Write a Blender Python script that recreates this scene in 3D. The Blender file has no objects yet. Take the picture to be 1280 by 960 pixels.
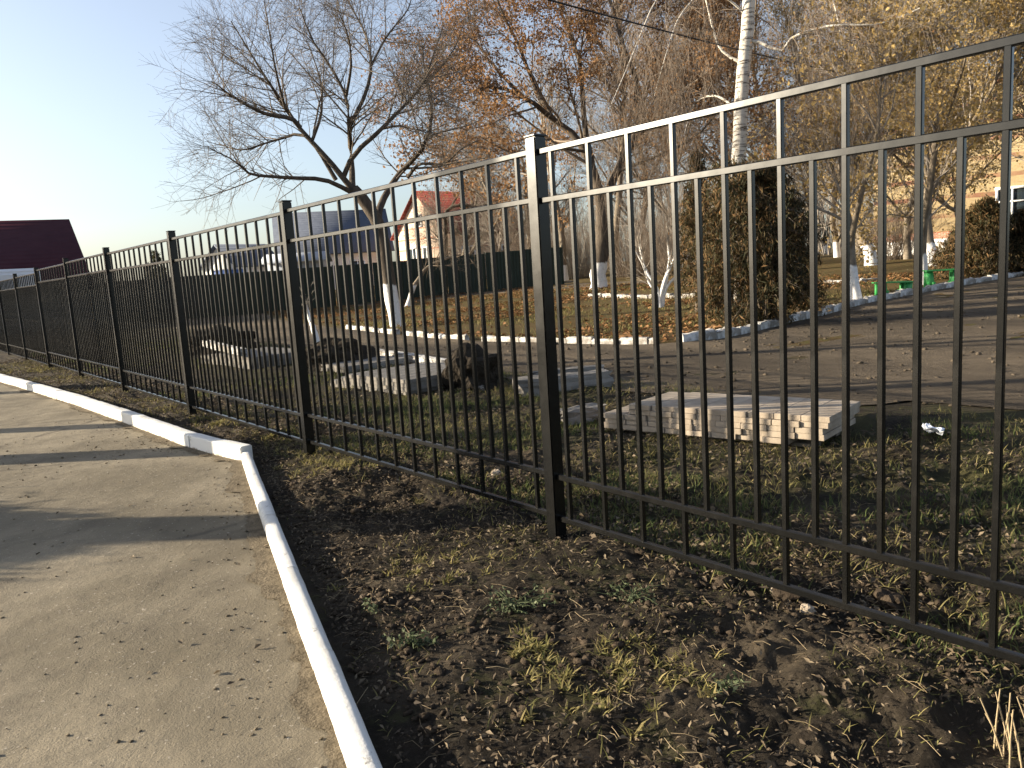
import bpy, bmesh, math, random
import numpy as np
from mathutils import Matrix, Vector
S = bpy.context.scene
C = S.collection
rad = math.radians

# ------------------------------------------------------------------ camera
EX = np.array([0.78012633, -0.62243275, -0.06309024])
EY = np.array([0.13800952, 0.07285545, 0.98774767])
EZ = -np.array([0.61021003, 0.77927502, -0.14273810])
EYE = np.array([0, 0, 1.5])
cam = bpy.data.cameras.new('camera'); camo = bpy.data.objects.new('camera', cam); C.objects.link(camo)
camo.matrix_world = Matrix(((EX[0], EY[0], EZ[0], 0), (EX[1], EY[1], EZ[1], 0), (EX[2], EY[2], EZ[2], 1.5), (0, 0, 0, 1)))
cam.sensor_width = 36; cam.lens = 28.125; cam.clip_start = 0.05; cam.clip_end = 3000
S.camera = camo
# ------------------------------------------------------------------ sky, sun, exposure
SUN_EL = 14.5
SUN_AZ = np.array([-0.715, 0.699, 0])
SUN_DIR = SUN_AZ * math.cos(rad(SUN_EL)) + np.array([0, 0, math.sin(rad(SUN_EL))])
W = bpy.data.worlds.new('World'); S.world = W; W.use_nodes = True
wn = W.node_tree.nodes; wl = W.node_tree.links
sky = wn.new('ShaderNodeTexSky'); sky.sky_type = 'NISHITA'; sky.sun_disc = False
sky.sun_elevation = rad(SUN_EL); sky.sun_rotation = math.atan2(SUN_AZ[0], SUN_AZ[1])
sky.air_density = 1.0; sky.dust_density = 1.8; sky.ozone_density = 2.6; sky.altitude = 100
hs = wn.new('ShaderNodeHueSaturation'); hs.inputs['Saturation'].default_value = 0.66; hs.inputs['Hue'].default_value = 0.505
wl.new(sky.outputs[0], hs.inputs['Color']); wl.new(hs.outputs[0], wn['Background'].inputs[0]); wn['Background'].inputs[1].default_value = 0.09
sun = bpy.data.lights.new('sun', 'SUN'); suno = bpy.data.objects.new('sun', sun); C.objects.link(suno)
sun.energy = 5.0; sun.angle = rad(0.5); sun.color = (1.0, 0.87, 0.67)
suno.rotation_euler = Vector(SUN_DIR).to_track_quat('Z', 'Y').to_euler()
S.view_settings.view_transform = 'Standard'; S.view_settings.look = 'None'
S.view_settings.exposure = 1.52; S.view_settings.gamma = 1.0; S.view_settings.use_curve_mapping = False

# ------------------------------------------------------------------ numbers
def smooth(t): t = np.clip(t, 0, 1); return t * t * (3 - 2 * t)
def _h(i, j, s):
    n = (i.astype(np.int64) * 374761393 + j.astype(np.int64) * 668265263 + s * 974711) & 0xFFFFFFFF
    n = ((n ^ (n >> 13)) * 1274126177) & 0xFFFFFFFF
    n = (n ^ (n >> 16)) & 0xFFFFFFFF
    return n / 4294967295.0
def vnoise(x, y, s=0):
    x = np.asarray(x, float); y = np.asarray(y, float)
    i = np.floor(x); j = np.floor(y); fx = smooth(x - i); fy = smooth(y - j)
    a = _h(i, j, s); b = _h(i + 1, j, s); c = _h(i, j + 1, s); d = _h(i + 1, j + 1, s)
    return (a * (1 - fx) + b * fx) * (1 - fy) + (c * (1 - fx) + d * fx) * fy - 0.5
def terrain(x, y):
    x = np.asarray(x, float)
    return 0.9 * smooth((x - 15) / 35)
def ray(u, v):
    c = np.array([(u - 640) / 1000, (480 - v) / 1000, -1])
    return c[0] * EX + c[1] * EY + c[2] * EZ
def G(u, v):                                   # the point of the ground seen at a place of the photograph
    r = ray(u, v); a = 1.0; lo = 1.0; hi = 400.0
    for a in np.linspace(1, 200, 3000):
        p = EYE + r * a
        if p[2] < terrain(p[0], p[1]): return p
    return EYE + r * 200
def far(u, v, d):                              # a point at horizontal distance d
    r = ray(u, v); return EYE + r * (d / math.hypot(r[0], r[1]))
def DL(D, L, z=0): return np.array([0.617 * D + 0.787 * L, 0.787 * D - 0.617 * L, z])

# ------------------------------------------------------------------ mesh helpers
class MB:
    def __init__(s): s.v = []; s.q = []; s.t = []; s.n = 0
    def add(s, v, q=None, t=None):
        v = np.asarray(v, float).reshape(-1, 3)
        if q is not None and len(q): s.q.append(np.asarray(q, int) + s.n)
        if t is not None and len(t): s.t.append(np.asarray(t, int) + s.n)
        s.v.append(v); s.n += len(v)
    def box(s, c, d, rz=0.0, M=None):
        x, y, z = np.array(d) / 2
        v = np.array([(-x, -y, -z), (x, -y, -z), (x, y, -z), (-x, y, -z), (-x, -y, z), (x, -y, z), (x, y, z), (-x, y, z)])
        if rz: 
            cc, ss = math.cos(rz), math.sin(rz); v = v @ np.array([[cc, ss, 0], [-ss, cc, 0], [0, 0, 1]])
        if M is not None: v = v @ np.array(M).T
        s.add(v + np.array(c), [(0, 3, 2, 1), (4, 5, 6, 7), (0, 1, 5, 4), (1, 2, 6, 5), (2, 3, 7, 6), (3, 0, 4, 7)])
    def tubes(s, P, R, k=5, cap=False):        # P[N,m,3] R[N,m]
        P = np.asarray(P, float); R = np.asarray(R, float)
        N, m, _ = P.shape
        if N == 0: return
        T = np.gradient(P, axis=1); T /= np.linalg.norm(T, axis=2, keepdims=True) + 1e-9
        ref = np.where(np.abs(T[:, :1, 2:3]) < 0.8, np.array([0, 0, 1.0]), np.array([1.0, 0, 0]))
        A = np.cross(T, np.broadcast_to(ref, T.shape)); A /= np.linalg.norm(A, axis=2, keepdims=True) + 1e-9
        B = np.cross(T, A)
        th = np.arange(k) * 2 * math.pi / k
        V = P[:, :, None, :] + R[:, :, None, None] * (np.cos(th)[:, None] * A[:, :, None, :] + np.sin(th)[:, None] * B[:, :, None, :])
        idx = np.arange(N * m * k).reshape(N, m, k)
        a = idx[:, :-1, :]; b = np.roll(idx, -1, 2)[:, :-1, :]; c = np.roll(idx, -1, 2)[:, 1:, :]; d = idx[:, 1:, :]
        s.add(V.reshape(-1, 3), np.stack([a, b, c, d], -1).reshape(-1, 4))
    def tube(s, pts, rs, k=8): s.tubes(np.array([pts]), np.array([rs]), k)
    def build(s, name, mat, parent=None, smooth_=False, loc=None):
        me = bpy.data.meshes.new(name)
        v = np.concatenate(s.v) if s.v else np.zeros((0, 3))
        if loc is not None: v = v - np.array(loc)
        q = np.concatenate(s.q) if s.q else np.zeros((0, 4), int)
        t = np.concatenate(s.t) if s.t else np.zeros((0, 3), int)
        me.vertices.add(len(v)); me.vertices.foreach_set('co', v.astype(np.float32).ravel())
        nl = q.size + t.size
        me.loops.add(nl); me.loops.foreach_set('vertex_index', np.concatenate([q.ravel(), t.ravel()]).astype(np.int32))
        st = np.concatenate([np.arange(len(q)) * 4, q.size + np.arange(len(t)) * 3]).astype(np.int32)
        me.polygons.add(len(q) + len(t)); me.polygons.foreach_set('loop_start', st)
        me.update(calc_edges=True); me.validate()
        if smooth_: me.polygons.foreach_set('use_smooth', np.ones(len(me.polygons), bool))
        me.materials.append(mat)
        o = bpy.data.objects.new(name, me); C.objects.link(o)
        if loc is not None: o.location = loc
        if parent is not None: o.parent = parent; 
        return o
def tag(o, label=None, cat=None, group=None, kind=None):
    if label: o['label'] = label
    if cat: o['category'] = cat
    if group: o['group'] = group
    if kind: o['kind'] = kind
    return o
def empty(name, loc, label=None, cat=None, group=None, rz=0):
    o = bpy.data.objects.new(name, None); C.objects.link(o); o.location = loc; o.rotation_euler = (0, 0, rz)
    o.empty_display_size = 0.2
    return tag(o, label, cat, group)
def bev_box_mesh(name, d, bev, mat, seed=0, rough=0.0, segs=1):
    bm = bmesh.new(); bmesh.ops.create_cube(bm, size=1)
    bmesh.ops.scale(bm, vec=d, verts=bm.verts)
    bmesh.ops.bevel(bm, geom=bm.edges[:], offset=bev, segments=segs, affect='EDGES')
    r = random.Random(seed)
    for v in bm.verts: v.co += Vector((r.uniform(-1, 1), r.uniform(-1, 1), r.uniform(-1, 1))) * rough
    me = bpy.data.meshes.new(name); bm.to_mesh(me); bm.free(); me.materials.append(mat); return me
def kerb_mesh(l, w, h, sink, mat, seed, rough, r=0.03):
    g = np.random.default_rng(seed); pr = [(-w / 2, -sink), (-w / 2, h - r)] + [(-w / 2 + r - r * math.cos(t), h - r + r * math.sin(t)) for t in (0.5, 1.05, 1.57)] + [(w / 2 - r + r * math.sin(t), h - r + r * math.cos(t)) for t in (0, 0.52, 1.07)] + [(w / 2, h - r), (w / 2, -sink)]
    m = max(4, int(l / 0.09)); k = len(pr); xs = np.linspace(-l / 2, l / 2, m); V = np.array([[(x, a, b) for a, b in pr] for x in xs]); V[:, 1:-1] += (g.normal(size=(m, k - 2, 3)) * rough) * np.array([0, 1, 1])
    ch = g.integers(1, m - 1); V[ch, 3:6, 2] -= rough * 2.5 * g.random(); V[0, 1:-1, 2] -= rough * 0.5
    I = np.arange(m * k).reshape(m, k); q = np.stack([I[:-1, :-1], I[1:, :-1], I[1:, 1:], I[:-1, 1:]], -1).reshape(-1, 4).tolist()
    me = bpy.data.meshes.new('kerb_stone'); me.from_pydata(V.reshape(-1, 3).tolist(), [], q + [I[0].tolist(), I[-1][::-1].tolist()]); me.validate(); me.materials.append(mat)
    bm = bmesh.new(); bm.from_mesh(me); bmesh.ops.recalc_face_normals(bm, faces=bm.faces); bm.to_mesh(me); bm.free()
    for p in me.polygons: p.use_smooth = len(p.vertices) == 4
    for e in me.edges: e.use_edge_sharp = (e.vertices[0] < k and e.vertices[1] < k) or (e.vertices[0] >= (m - 1) * k and e.vertices[1] >= (m - 1) * k)
    return me
def put(name, me, loc, rot=(0, 0, 0), parent=None):
    o = bpy.data.objects.new(name, me); C.objects.link(o); o.location = loc; o.rotation_euler = rot
    if parent is not None: o.parent = parent
    return o
def lump_mesh(name, size, mat, seed, sub=2, amt=0.3, flat=0.0):
    bm = bmesh.new(); bmesh.ops.create_icosphere(bm, subdivisions=sub, radius=1)
    for v in bm.verts:
        c = v.co
        n = float(vnoise(c.x * 1.7 + seed * 3.1, c.y * 1.7 + c.z * 2.3, seed)) + 0.5 * float(vnoise(c.x * 4 + c.z * 3, c.y * 4.2 + seed, seed + 5))
        v.co = c * (1 + amt * 2 * n)
        v.co.x *= size[0]; v.co.y *= size[1]; v.co.z *= size[2]
    me = bpy.data.meshes.new(name); bm.to_mesh(me); bm.free(); me.materials.append(mat); return me

# ------------------------------------------------------------------ materials
class NM:
    def __init__(s, name):
        s.m = bpy.data.materials.new(name); s.m.use_nodes = True
        s.t = s.m.node_tree; s.b = s.t.nodes['Principled BSDF']; s.co = s.t.nodes.new('ShaderNodeTexCoord'); s.geo = None
    def n(s, t, **k):
        x = s.t.nodes.new(t)
        for a, b in k.items(): setattr(x, a, b)
        return x
    def link(s, a, b): s.t.links.new(a, b)
    def noise(s, sc, det=4, rough=0.6, src='Object', stretch=None, dist=0.0):
        x = s.n('ShaderNodeTexNoise'); x.inputs['Scale'].default_value = sc; x.inputs['Detail'].default_value = det
        x.inputs['Roughness'].default_value = rough; x.inputs['Distortion'].default_value = dist
        if stretch:
            mp = s.n('ShaderNodeMapping'); mp.inputs['Scale'].default_value = stretch
            s.link(s.co.outputs[src], mp.inputs[0]); s.link(mp.outputs[0], x.inputs['Vector'])
        else: s.link(s.co.outputs[src], x.inputs['Vector'])
        return x.outputs['Fac']
    def ramp(s, f, stops):
        r = s.n('ShaderNodeValToRGB'); e = r.color_ramp.elements
        while len(e) < len(stops): e.new(0.5)
        for a, (p, c) in zip(e, stops):
            a.position = p; a.color = (*c, 1) if len(c) == 3 else c
        s.link(f, r.inputs[0]); return r.outputs[0]
    def fac(s, f, a, b):
        r = s.n('ShaderNodeMapRange'); r.interpolation_type = 'SMOOTHSTEP'; r.inputs[1].default_value = a; r.inputs[2].default_value = b
        s.link(f, r.inputs[0]); return r.outputs[0]
    def mix(s, f, a, b, mode='MIX'):
        x = s.n('ShaderNodeMix', data_type='RGBA', blend_type=mode)
        for sock, v in ((x.inputs[0], f), (x.inputs[6], a), (x.inputs[7], b)):
            if isinstance(v, (int, float)): sock.default_value = v
            elif isinstance(v, tuple): sock.default_value = (*v, 1)
            else: s.link(v, sock)
        return x.outputs[2]
    def math(s, op, a, b):
        x = s.n('ShaderNodeMath', operation=op)
        for k, v in enumerate((a, b)):
            if isinstance(v, (int, float)): x.inputs[k].default_value = v
            else: s.link(v, x.inputs[k])
        return x.outputs[0]
    def sep(s, src='Object'):
        x = s.n('ShaderNodeSeparateXYZ'); s.link(s.co.outputs[src], x.inputs[0]); return x.outputs
    def island(s):
        g = s.n('ShaderNodeNewGeometry'); return g.outputs['Random Per Island']
    def bump(s, f, strength=0.5, dist=0.01, prev=None):
        x = s.n('ShaderNodeBump'); x.inputs['Strength'].default_value = strength; x.inputs['Distance'].default_value = dist
        s.link(f, x.inputs['Height'])
        if prev is not None: s.link(prev, x.inputs['Normal'])
        s.link(x.outputs[0], s.b.inputs['Normal']); return x.outputs[0]
    def col(s, c):
        if isinstance(c, tuple): s.b.inputs['Base Color'].default_value = (*c, 1)
        else: s.link(c, s.b.inputs['Base Color'])
    def rough(s, r, spec=0.5):
        s.b.inputs['Roughness'].default_value = r; s.b.inputs['Specular IOR Level'].default_value = spec
M = {}
def mat_simple(k, c1, c2, sc=4, rough=0.85, spec=0.3, bump=0.3, bd=0.01, bs=None):
    n = NM(k); f = n.noise(sc, 6, 0.65); n.col(n.ramp(f, [(0.3, c1), (0.7, c2)])); n.rough(rough, spec)
    if bump: n.bump(n.noise(bs or sc * 6, 4), bump, bd)
    M[k] = n.m; return n
def mat_leaf(k, cols, trans=0.25):
    n = NM(k); st = [(i / max(1, len(cols) - 1), c) for i, c in enumerate(cols)]
    c = n.ramp(n.island(), st); n.col(c); n.rough(0.8, 0.2)
    tr = n.n('ShaderNodeBsdfTranslucent'); n.link(c, tr.inputs[0]); mx = n.n('ShaderNodeMixShader'); mx.inputs[0].default_value = trans
    out = n.t.nodes['Material Output']; n.link(n.b.outputs[0], mx.inputs[1]); n.link(tr.outputs[0], mx.inputs[2]); n.link(mx.outputs[0], out.inputs[0])
    M[k] = n.m
# black paint of the fence, dusty
n = NM('black_paint'); f = n.noise(9, 5); d = n.fac(n.noise(3, 6, 0.7), 0.45, 0.75)
n.col(n.mix(d, (0.005, 0.005, 0.0048), (0.013, 0.0122, 0.011))); 
r = n.n('ShaderNodeMapRange'); r.inputs[3].default_value = 0.16; r.inputs[4].default_value = 0.33; n.link(f, r.inputs[0]); n.link(r.outputs[0], n.b.inputs['Roughness'])
n.b.inputs['Specular IOR Level'].default_value = 0.30; n.bump(n.noise(14, 3), 0.04, 0.004); M['black_paint'] = n.m
# dusty asphalt of the path
n = NM('path_asphalt'); a = n.noise(0.55, 5, 0.6); b = n.noise(2.3, 6, 0.7); g = n.noise(120, 3, 0.7); sp = n.noise(45, 2, 0.5)
c = n.mix(n.fac(a, 0.38, 0.62), (0.158, 0.133, 0.092), (0.268, 0.228, 0.162)); c = n.mix(n.math('MULTIPLY', n.fac(b, 0.45, 0.68), 0.6), c, (0.118, 0.099, 0.072))
c = n.mix(n.math('MULTIPLY', n.fac(g, 0.48, 0.72), 0.55), c, (0.115, 0.10, 0.08)); c = n.mix(n.math('MULTIPLY', n.fac(sp, 0.66, 0.72), 0.7), c, (0.42, 0.37, 0.3))
vo = n.n('ShaderNodeTexVoronoi', feature='DISTANCE_TO_EDGE'); vo.inputs['Scale'].default_value = 0.45
wv = n.n('ShaderNodeMix', data_type='VECTOR'); wv.inputs[0].default_value = 0.25; nz = n.n('ShaderNodeTexNoise'); nz.inputs['Scale'].default_value = 2.5; nz.inputs['Detail'].default_value = 6
n.link(n.co.outputs['Object'], wv.inputs[4]); n.link(n.co.outputs['Object'], nz.inputs['Vector']); n.link(nz.outputs['Color'], wv.inputs[5]); n.link(wv.outputs[1], vo.inputs['Vector'])
crack = n.math('MULTIPLY', n.math('SUBTRACT', 1.0, n.fac(vo.outputs['Distance'], 0.0, 0.02)), n.fac(n.noise(0.8, 3), 0.44, 0.54))
c = n.mix(n.math('MULTIPLY', crack, 0.75), c, (0.1, 0.085, 0.065)); n.col(c); n.rough(0.95, 0.15)
p = n.bump(n.noise(4, 5, 0.6), 0.5, 0.03); p = n.bump(n.noise(45, 7, 0.8), 0.6, 0.007, p); p = n.bump(g, 0.8, 0.004, p); M['path_asphalt'] = n.m
# dirt road beyond
n = NM('road_dirt'); a = n.noise(0.5, 6, 0.6, stretch=(1, 0.35, 1)); b = n.noise(5, 6, 0.7)
c = n.mix(n.fac(a, 0.35, 0.68), (0.088, 0.071, 0.053), (0.225, 0.178, 0.125)); c = n.mix(n.math('MULTIPLY', n.fac(b, 0.4, 0.7), 0.5), c, (0.11, 0.088, 0.064))
n.col(c); n.rough(0.95, 0.15); p = n.bump(n.noise(5, 8, 0.75), 1.0, 0.12); n.bump(n.noise(45, 5, 0.8), 1.0, 0.03, p); M['road_dirt'] = n.m
# ground: dark soil, dry soil, moss, leaf litter further off
n = NM('ground_soil'); a = n.noise(0.9, 7, 0.65); b = n.noise(3.5, 7, 0.7); g = n.noise(28, 5, 0.7); x, y, z = n.sep()
c = n.mix(n.fac(a, 0.42, 0.66), (0.030, 0.0245, 0.0185), (0.11, 0.087, 0.06)); c = n.mix(n.math('MULTIPLY', n.fac(b, 0.45, 0.7), 0.6), c, (0.06, 0.045, 0.033))
c = n.mix(n.math('MULTIPLY', n.fac(g, 0.5, 0.72), 0.5), c, (0.15, 0.122, 0.088))
ms = n.math('MULTIPLY', n.fac(n.noise(2.1, 6, 0.7), 0.52, 0.64), n.fac(n.noise(17, 5, 0.7), 0.4, 0.6)); c = n.mix(n.math('MULTIPLY', ms, 0.7), c, (0.085, 0.082, 0.036))
gr = n.math('MULTIPLY', n.fac(x, 3.6, 5.2), n.fac(n.noise(1.6, 6, 0.7), 0.42, 0.6)); c = n.mix(n.math('MULTIPLY', gr, 0.75), c, (0.075, 0.072, 0.03))
lf = n.math('MULTIPLY', n.fac(x, 9.6, 10.6), 0.9); l2 = n.ramp(n.noise(6, 7, 0.75), [(0.3, (0.055, 0.045, 0.02)), (0.46, (0.12, 0.07, 0.03)), (0.6, (0.095, 0.10, 0.032)), (0.75, (0.16, 0.12, 0.055))])
c = n.mix(lf, c, l2); n.col(c); n.rough(0.95, 0.12); p = n.bump(n.noise(24, 9, 0.8), 1.0, 0.045); n.bump(n.noise(110, 6, 0.8), 1.0, 0.016, p); M['ground_soil'] = n.m
# whitewash, concrete, stone
n = NM('whitewash'); a = n.noise(3, 7, 0.7); b = n.noise(40, 4, 0.6); c = n.mix(n.math('MULTIPLY', n.fac(a, 0.45, 0.7), 0.7), (0.66, 0.65, 0.615), (0.47, 0.44, 0.385))
c = n.mix(n.math('MULTIPLY', n.fac(n.noise(9, 7, 0.78), 0.60, 0.67), 0.85), c, (0.22, 0.19, 0.15)); x, y, z = n.sep(); zz = n.math('ADD', z, n.math('MULTIPLY', n.math('SUBTRACT', n.noise(12, 5, 0.7), 0.5), 0.09)); c = n.mix(n.math('SUBTRACT', 1.0, n.fac(zz, 0.0, 0.028)), c, (0.2, 0.165, 0.115)); n.col(c); n.rough(0.9, 0.2); p = n.bump(b, 0.4, 0.004); n.bump(a, 0.4, 0.02, p); M['whitewash'] = n.m
n = NM('old_whitewash'); a = n.noise(4, 7, 0.7); c = n.mix(n.fac(a, 0.36, 0.62), (0.56, 0.55, 0.53), (0.22, 0.195, 0.165)); n.col(c); n.rough(0.9, 0.2); n.bump(a, 0.5, 0.02); M['old_whitewash'] = n.m
mat_simple('concrete', (0.23, 0.187, 0.143), (0.41, 0.343, 0.268), 5, 0.92, 0.2, 0.5, 0.006, 50)
mat_simple('grey_concrete', (0.12, 0.11, 0.098), (0.27, 0.248, 0.22), 3, 0.92, 0.2, 0.6, 0.01, 30)
mat_simple('dark_earth', (0.02, 0.017, 0.013), (0.05, 0.04, 0.03), 6, 0.95, 0.1, 1.0, 0.05, 25)
mat_simple('clod', (0.026, 0.020, 0.015), (0.085, 0.063, 0.043), 5, 0.95, 0.1, 1.0, 0.01, 120)
mat_simple('bark', (0.045, 0.036, 0.028), (0.15, 0.12, 0.09), 7, 0.95, 0.15, 0.9, 0.03, 18)
mat_simple('bark_light', (0.12, 0.10, 0.078), (0.30, 0.25, 0.19), 7, 0.95, 0.15, 0.8, 0.03, 18)
mat_simple('twig', (0.12, 0.094, 0.072), (0.26, 0.205, 0.155), 5, 0.9, 0.2, 0)
mat_simple('twig_dark', (0.10, 0.082, 0.066), (0.22, 0.185, 0.15), 5, 0.9, 0.2, 0)
mat_simple('twig_grey', (0.20, 0.172, 0.145), (0.38, 0.33, 0.275), 5, 0.9, 0.2, 0)
def mat_whitebark(k, zc, dark, light, white=(0.72, 0.71, 0.69)):
    n = NM(k); x, y, z = n.sep(); a = n.noise(7, 6, 0.65, stretch=(1, 1, 0.4))
    zz = n.math('ADD', z, n.math('MULTIPLY', n.math('SUBTRACT', n.noise(3, 3), 0.5), 0.35))
    c = n.ramp(a, [(0.3, dark), (0.7, light)]); w = n.mix(n.fac(n.noise(9, 6, 0.7), 0.5, 0.75), white, (0.45, 0.42, 0.38))
    n.col(n.mix(n.fac(zz, zc - 0.04, zc + 0.04), w, c)); n.rough(0.92, 0.15); n.bump(n.noise(20, 5), 0.7, 0.02); M[k] = n.m
mat_whitebark('bark_limed', 1.25, (0.06, 0.048, 0.036), (0.20, 0.16, 0.12))
mat_whitebark('bark_dark_limed', 1.25, (0.045, 0.036, 0.029), (0.13, 0.105, 0.08))
mat_whitebark('bark_limed_high', 1.9, (0.22, 0.19, 0.15), (0.42, 0.37, 0.3))
mat_whitebark('bark_limed_low', 0.95, (0.10, 0.08, 0.06), (0.28, 0.23, 0.17))
n = NM('birch_bark'); a = n.noise(2.2, 5, 0.7, stretch=(1, 1, 7)); b = n.noise(1.1, 4, 0.6)
c = n.mix(n.fac(a, 0.50, 0.62), (0.66, 0.61, 0.53), (0.10, 0.08, 0.065)); c = n.mix(n.math('MULTIPLY', n.fac(b, 0.55, 0.8), 0.6), c, (0.35, 0.3, 0.25)); n.col(c); n.rough(0.8, 0.3); M['birch_bark'] = n.m
mat_leaf('leaf_brown', [(0.16, 0.084, 0.038), (0.25, 0.135, 0.06), (0.34, 0.195, 0.088), (0.19, 0.108, 0.05)], 0.4)
mat_leaf('leaf_ochre', [(0.26, 0.175, 0.065), (0.38, 0.265, 0.10), (0.48, 0.35, 0.15), (0.30, 0.21, 0.09)], 0.4)
mat_leaf('needle_rust', [(0.03, 0.032, 0.014), (0.055, 0.048, 0.02), (0.10, 0.065, 0.028), (0.20, 0.115, 0.05)], 0.2)
mat_leaf('needle_dark', [(0.018, 0.02, 0.010), (0.035, 0.034, 0.015), (0.07, 0.05, 0.022), (0.14, 0.08, 0.034)], 0.2)
mat_leaf('needle_green', [(0.018, 0.028, 0.013), (0.03, 0.042, 0.018), (0.05, 0.052, 0.02), (0.08, 0.06, 0.028)], 0.2)
mat_leaf('grass_dry', [(0.10, 0.10, 0.03), (0.20, 0.175, 0.065), (0.29, 0.23, 0.10), (0.13, 0.14, 0.042)], 0.3)
mat_leaf('grass_tuft', [(0.15, 0.145, 0.045), (0.26, 0.22, 0.08), (0.33, 0.265, 0.12), (0.12, 0.13, 0.04)], 0.35)
mat_leaf('grass_green', [(0.05, 0.075, 0.022), (0.085, 0.11, 0.035), (0.13, 0.135, 0.05), (0.2, 0.165, 0.075)], 0.35)
mat_leaf('moss', [(0.06, 0.065, 0.024), (0.11, 0.105, 0.04), (0.18, 0.155, 0.065), (0.08, 0.07, 0.035)], 0.25)
mat_leaf('weed', [(0.05, 0.066, 0.03), (0.085, 0.105, 0.052), (0.14, 0.155, 0.09)], 0.2)
mat_leaf('litter', [(0.045, 0.034, 0.025), (0.09, 0.067, 0.045), (0.13, 0.098, 0.064), (0.21, 0.165, 0.11), (0.07, 0.052, 0.036), (0.10, 0.075, 0.048)], 0.12)
mat_leaf('litter_red', [(0.09, 0.05, 0.024), (0.18, 0.092, 0.038), (0.26, 0.14, 0.06), (0.14, 0.095, 0.042)], 0.2)
mat_leaf('straw', [(0.28, 0.21, 0.12), (0.42, 0.33, 0.2), (0.18, 0.13, 0.08)], 0.15)
mat_simple('green_sheet', (0.012, 0.022, 0.016), (0.022, 0.036, 0.027), 2, 0.6, 0.3, 0)
mat_simple('green_paint', (0.03, 0.25, 0.06), (0.055, 0.36, 0.10), 5, 0.5, 0.4, 0.2, 0.004, 40)
mat_simple('white_wall', (0.58, 0.57, 0.55), (0.76, 0.75, 0.72), 1.5, 0.9, 0.2, 0.2, 0.01, 20)
mat_simple('grey_wall', (0.34, 0.37, 0.42), (0.44, 0.47, 0.52), 1.5, 0.9, 0.2, 0)
mat_simple('white_frame', (0.74, 0.74, 0.73), (0.8, 0.8, 0.79), 5, 0.5, 0.4, 0)
mat_simple('blue_paint', (0.04, 0.09, 0.26), (0.06, 0.12, 0.32), 2, 0.6, 0.3, 0)
n = NM('glass'); n.col((0.03, 0.04, 0.045)); n.rough(0.06, 0.6); M['glass'] = n.m
n = NM('tyre'); n.col((0.02, 0.02, 0.02)); n.rough(0.85, 0.2); M['tyre'] = n.m
n = NM('van_paint'); n.col((0.74, 0.75, 0.76)); n.rough(0.25, 0.5); M['van_paint'] = n.m
n = NM('cable'); n.col((0.012, 0.012, 0.013)); n.rough(0.6, 0.3); M['cable'] = n.m
n = NM('plastic_bag'); n.col((0.75, 0.78, 0.84)); n.rough(0.35, 0.5); M['plastic_bag'] = n.m
def mat_roof(k, c1, c2, per):
    n = NM(k); x, y, z = n.sep(); w = n.n('ShaderNodeTexWave', wave_type='BANDS', bands_direction='X'); w.inputs['Scale'].default_value = per
    n.link(n.co.outputs['Object'], w.inputs['Vector']); n.col(n.ramp(n.noise(1.2, 6, 0.7), [(0.3, c1), (0.7, c2)])); n.rough(0.75, 0.12); n.bump(w.outputs['Fac'], 0.6, 0.03); M[k] = n.m
mat_roof('roof_red', (0.12, 0.028, 0.022), (0.18, 0.045, 0.034), 1.2)
mat_roof('roof_maroon', (0.055, 0.017, 0.024), (0.075, 0.025, 0.033), 1.2)
mat_roof('roof_blue', (0.075, 0.088, 0.12), (0.11, 0.125, 0.16), 1.2)
def mat_brick(k, c1, c2, mortar, band=None, sc=1.0):
    n = NM(k); mp = n.n('ShaderNodeMapping'); mp.inputs['Rotation'].default_value = (rad(90), 0, 0)
    b = n.n('ShaderNodeTexBrick'); b.inputs['Scale'].default_value = sc; b.inputs['Brick Width'].default_value = 0.26; b.inputs['Row Height'].default_value = 0.078
    b.inputs['Mortar Size'].default_value = 0.008; b.inputs['Color1'].default_value = (*c1, 1); b.inputs['Color2'].default_value = (*c2, 1); b.inputs['Mortar'].default_value = (*mortar, 1)
    n.link(n.co.outputs['Object'], mp.inputs[0]); n.link(mp.outputs[0], b.inputs['Vector'])
    c = b.outputs['Color']
    x, y, z = n.sep()
    if band:
        w = n.math('FRACT', n.math('MULTIPLY', z, 1 / band[0]), 0); m = n.math('MULTIPLY', n.math('LESS_THAN', w, band[1]), n.fac(n.noise(0.35, 4, 0.6), 0.3, 0.55)); c = n.mix(m, c, band[2])
    c = n.mix(n.math('MULTIPLY', n.fac(n.noise(2, 6, 0.7), 0.45, 0.7), 0.35), c, (0.2, 0.15, 0.1)); n.col(c); n.rough(0.9, 0.2); n.bump(b.outputs['Fac'], 0.5, -0.01); M[k] = n.m
mat_brick('brick_pale', (0.26, 0.195, 0.10), (0.33, 0.25, 0.135), (0.30, 0.26, 0.19), (0.95, 0.24, (0.18, 0.085, 0.055)))
mat_brick('brick_cream', (0.62, 0.50, 0.38), (0.52, 0.34, 0.24), (0.55, 0.5, 0.42), (0.9, 0.12, (0.42, 0.17, 0.10)))
mat_brick('brick_red', (0.27, 0.10, 0.06), (0.34, 0.13, 0.08), (0.4, 0.36, 0.3))

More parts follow.
